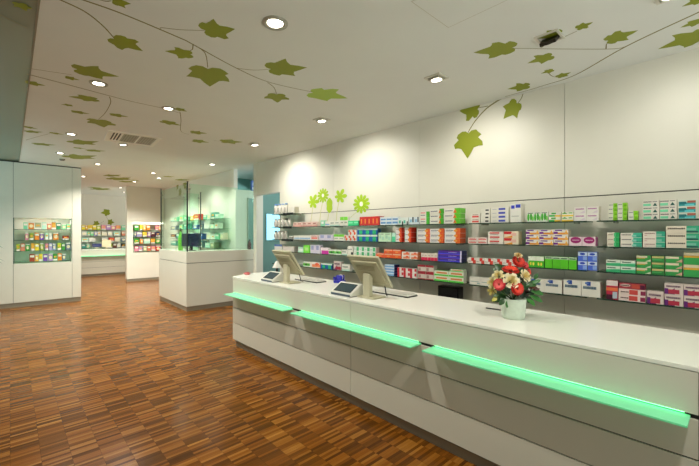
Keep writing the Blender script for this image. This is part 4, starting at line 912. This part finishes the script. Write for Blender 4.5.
for i, row in enumerate(BR):
    for j, (a, b_, c) in enumerate(row):
        A_, B_ = on_y(75+a/9.33, 240, 17.76), on_y(75+b_/9.33, 240, 17.76)
        goods('product_box', f'{c} product box, {ORD[j]} from left, {NNM[i]} shelf over the distant counter', 'product box', 'product boxes over the back counter', (A_.x+B_.x)/2, 17.76, BZ[i]+.0005, B_.x-A_.x-.01, .17 if i else .19, .14, CC[c], 0, pats(i+j, c))
for u, lb, c in ((97, 'navy back of a monitor on the distant back counter', '#2a3262'), (106.5, 'cream monitor back on the distant back counter beside the navy one', '#d8cca8')):
    p = on_y(u, 248, 16.9); r = empty('counter_monitor', (p.x, 16.9, 1.0), 0, lb, 'monitor')
    MB().box(-.15, .15, -.02, .02, .09, .36 if u > 100 else .22, mat(c, .5), .006).build('housing', r); MB().box(-.03, .03, -.012, .012, .012, .089, BEIGE).build('stand_post', r); MB().box(-.1, .1, -.07, .07, 0, .0115, BEIGE).build('stand_base', r)
# shelves on the wall behind the glass corner
XZ = [1.99, 1.74, 1.47, 1.25]
for i, z in enumerate(XZ): glass_board(3.74, 3.995, 8.6, 12.4, z, f'{NNM[i]} glass shelf on the wall inside the glass corner', 'glass shelves in the glass corner')
XR = [[(83, 108, 'pale mint'), (110, 130, 'mint'), (150, 180, 'light green'), (185, 215, 'mint'), (236, 258, 'amber'), (262, 300, 'red'), (335, 362, 'mint'), (366, 392, 'white'), (396, 424, 'teal'), (428, 456, 'pale mint')],
      [(83, 125, 'slate'), (150, 172, 'light green'), (185, 215, 'teal'), (258, 288, 'blue'), (308, 326, 'slate'), (342, 385, 'white'), (390, 418, 'pale mint'), (424, 452, 'white')],
      [(83, 120, 'maroon'), (125, 150, 'teal'), (240, 262, 'lavender'), (266, 290, 'blue'), (308, 326, 'blue'), (360, 392, 'white'), (396, 425, 'white'), (428, 458, 'mint'), (468, 490, 'cream')],
      [(83, 125, 'teal'), (240, 280, 'purple'), (308, 328, 'slate'), (350, 385, 'pale mint'), (390, 420, 'grey green')]]
for i, row in enumerate(XR):
    for j, (a, b_, c) in enumerate(row):
        A_, B_ = on_x(160+a/7.77, 230, 3.80), on_x(160+b_/7.77, 230, 3.80); L = A_.y-B_.y
        goods('product_pack', f'{c} pack, {ORD[j]} from the aisle, {NNM[i]} shelf behind the corner desk glass', 'product pack', 'packs inside the glass corner', 3.80, (A_.y+B_.y)/2, XZ[i]+.0005, L-.012, .12+.05*((i*3+j) % 3)/2, .13, CC[c], 1, pats(i+j, c))
goods('storage_box', 'blue and white box on the ledge above the corridor door', 'box', None, 4.50, 8.345, 2.6905, .12, .26, .08, '#3a6ac0', 0, [(.1, .9, .1, .35, '#e8ecf0'), (.15, .6, .5, .8, '#bcd4f0')])

# plant whose leaves reach in at the left edge
PL = empty('potted_plant', (-.30, 7.6, 0), 0, 'dark leafy plant reaching in beside the left display wall', 'plant')
MB().lathe([(.13, 0), (.17, .02), (.2, .42), (.19, .45), (.17, .44)], mat('#6b6a60', .5), 24).build('planter', PL)
MB().tube([(0, 0, .40), (.02, .01, .8), (0, 0, 1.3), (.01, 0, 1.5)], [.03, .026, .02, .012], mat('#4a3a28', .8), 8).build('trunk', PL)
rng = random.Random(5)
for i in range(34):
    a = 2*PI*i/34*5.1; z = 1.28+.26*rng.random(); L = .17+.09*rng.random(); el = rng.uniform(-.35, .5)
    d = Vector((math.cos(a)*math.cos(el), math.sin(a)*math.cos(el), math.sin(el))); sd = d.cross(Vector((0, 0, 1))).normalized(); mb = MB(); mb.mi(mat('#20301c', .4)); prev = None
    for k in range(6):
        t = k/5; w_ = .018*math.sin(PI*min(1, t*.93+.05)); q = Vector((0, 0, z))+d*(L*t)+Vector((0, 0, -.12*t*t)); row = [mb.bm.verts.new(q-sd*w_), mb.bm.verts.new(q+sd*w_)]
        if prev: mb.bm.faces.new((prev[0], prev[1], row[1], row[0]))
        prev = row
    mb.build('leaf', PL)

# ------------------------------------------------------------------ light
def area(loc, target, sx, sy, power, color, spread=PI):
    l = bpy.data.lights.new('unseen_light', 'AREA'); l.shape = 'RECTANGLE'; l.size = sx; l.size_y = sy; l.energy = power; l.color = color; l.spread = spread
    o = bpy.data.objects.new('unseen_light', l); COL.objects.link(o); o.location = loc
    d = Vector(target)-Vector(loc); o.rotation_euler = d.to_track_quat('-Z', 'Y').to_euler(); return o
area((-2.4, 9.3, 2.0), (-.4, 9.6, 3.2), 1.4, 1.0, 45, (.45, .92, 1))           # unseen teal fill added for the ceiling strip, no window there
spot(3.15, 9.5, CH-.05, (3.3, 9.5, 0), 90, 140, .06)  # unseen spot added to brighten the glass corner, no fitting here
area((.565, Y0+.10, nz1-.02), (.565, Y0+.30, nz0), .95, .05, 3.2, (1, .97, .86))       # unseen fill added at the top of each niche
area((3.5, 13.86, 1.99), (3.5, 14.05, 1.3), .9, .05, 2.2, (1, .97, .86))  # same added fill for the far niche
area((.565, Y0+.2, nz0+.012), (.565, Y0+.3, 1.3), .95, .1, .8, (.6, 1, .78))
area((5.6, 6.3, 2.9), (4.9, 8.3, 1.2), 1, 1, 26, (.8, 1, 1))
area((5.2, 9.2, 2.9), (4.6, 9.2, 1.8), .6, .6, 12, (.75, 1, 1))                  # both unseen, added to brighten the corridor
w = bpy.data.worlds.new('world'); SC.world = w; w.use_nodes = True
wn = w.node_tree; bg = wn.nodes['Background']; tcw = wn.nodes.new('ShaderNodeTexCoord'); sx = wn.nodes.new('ShaderNodeSeparateXYZ'); rw = wn.nodes.new('ShaderNodeValToRGB')
mr = wn.nodes.new('ShaderNodeMapRange'); mr.inputs[1].default_value = -.6; mr.inputs[2].default_value = .4       # lower half made bright to light the ceiling, upper half dim
wn.links.new(tcw.outputs['Generated'], sx.inputs[0]); wn.links.new(sx.outputs[2], mr.inputs[0]); wn.links.new(mr.outputs[0], rw.inputs[0]); wn.links.new(rw.outputs[0], bg.inputs[0])
rw.color_ramp.elements[0].color = (.93, 1, .93, 1); rw.color_ramp.elements[1].color = (.10, .11, .10, 1)
bg.inputs[1].default_value = 2.5

SC.view_settings.view_transform = 'Standard'; SC.view_settings.look = 'None'; SC.view_settings.gamma = 1; SC.view_settings.exposure = .15
SC.view_settings.use_curve_mapping = False
SC.cycles.use_denoising = True
SC.cycles.max_bounces = 10; SC.cycles.transparent_max_bounces = 24; SC.cycles.diffuse_bounces = 5
SC.cycles.sample_clamp_indirect = 6
bad = [(k, n) for k, n in USED.items() if n > 1]
if bad: print('DUPLICATE LABELS', bad)
for o in COL.objects:
    if o.parent is None and 'label' in o:
        n = len(o['label'].replace(',', ' ').split())
        if n > 16 or n < 4: print('LABEL LENGTH', n, o['label'])
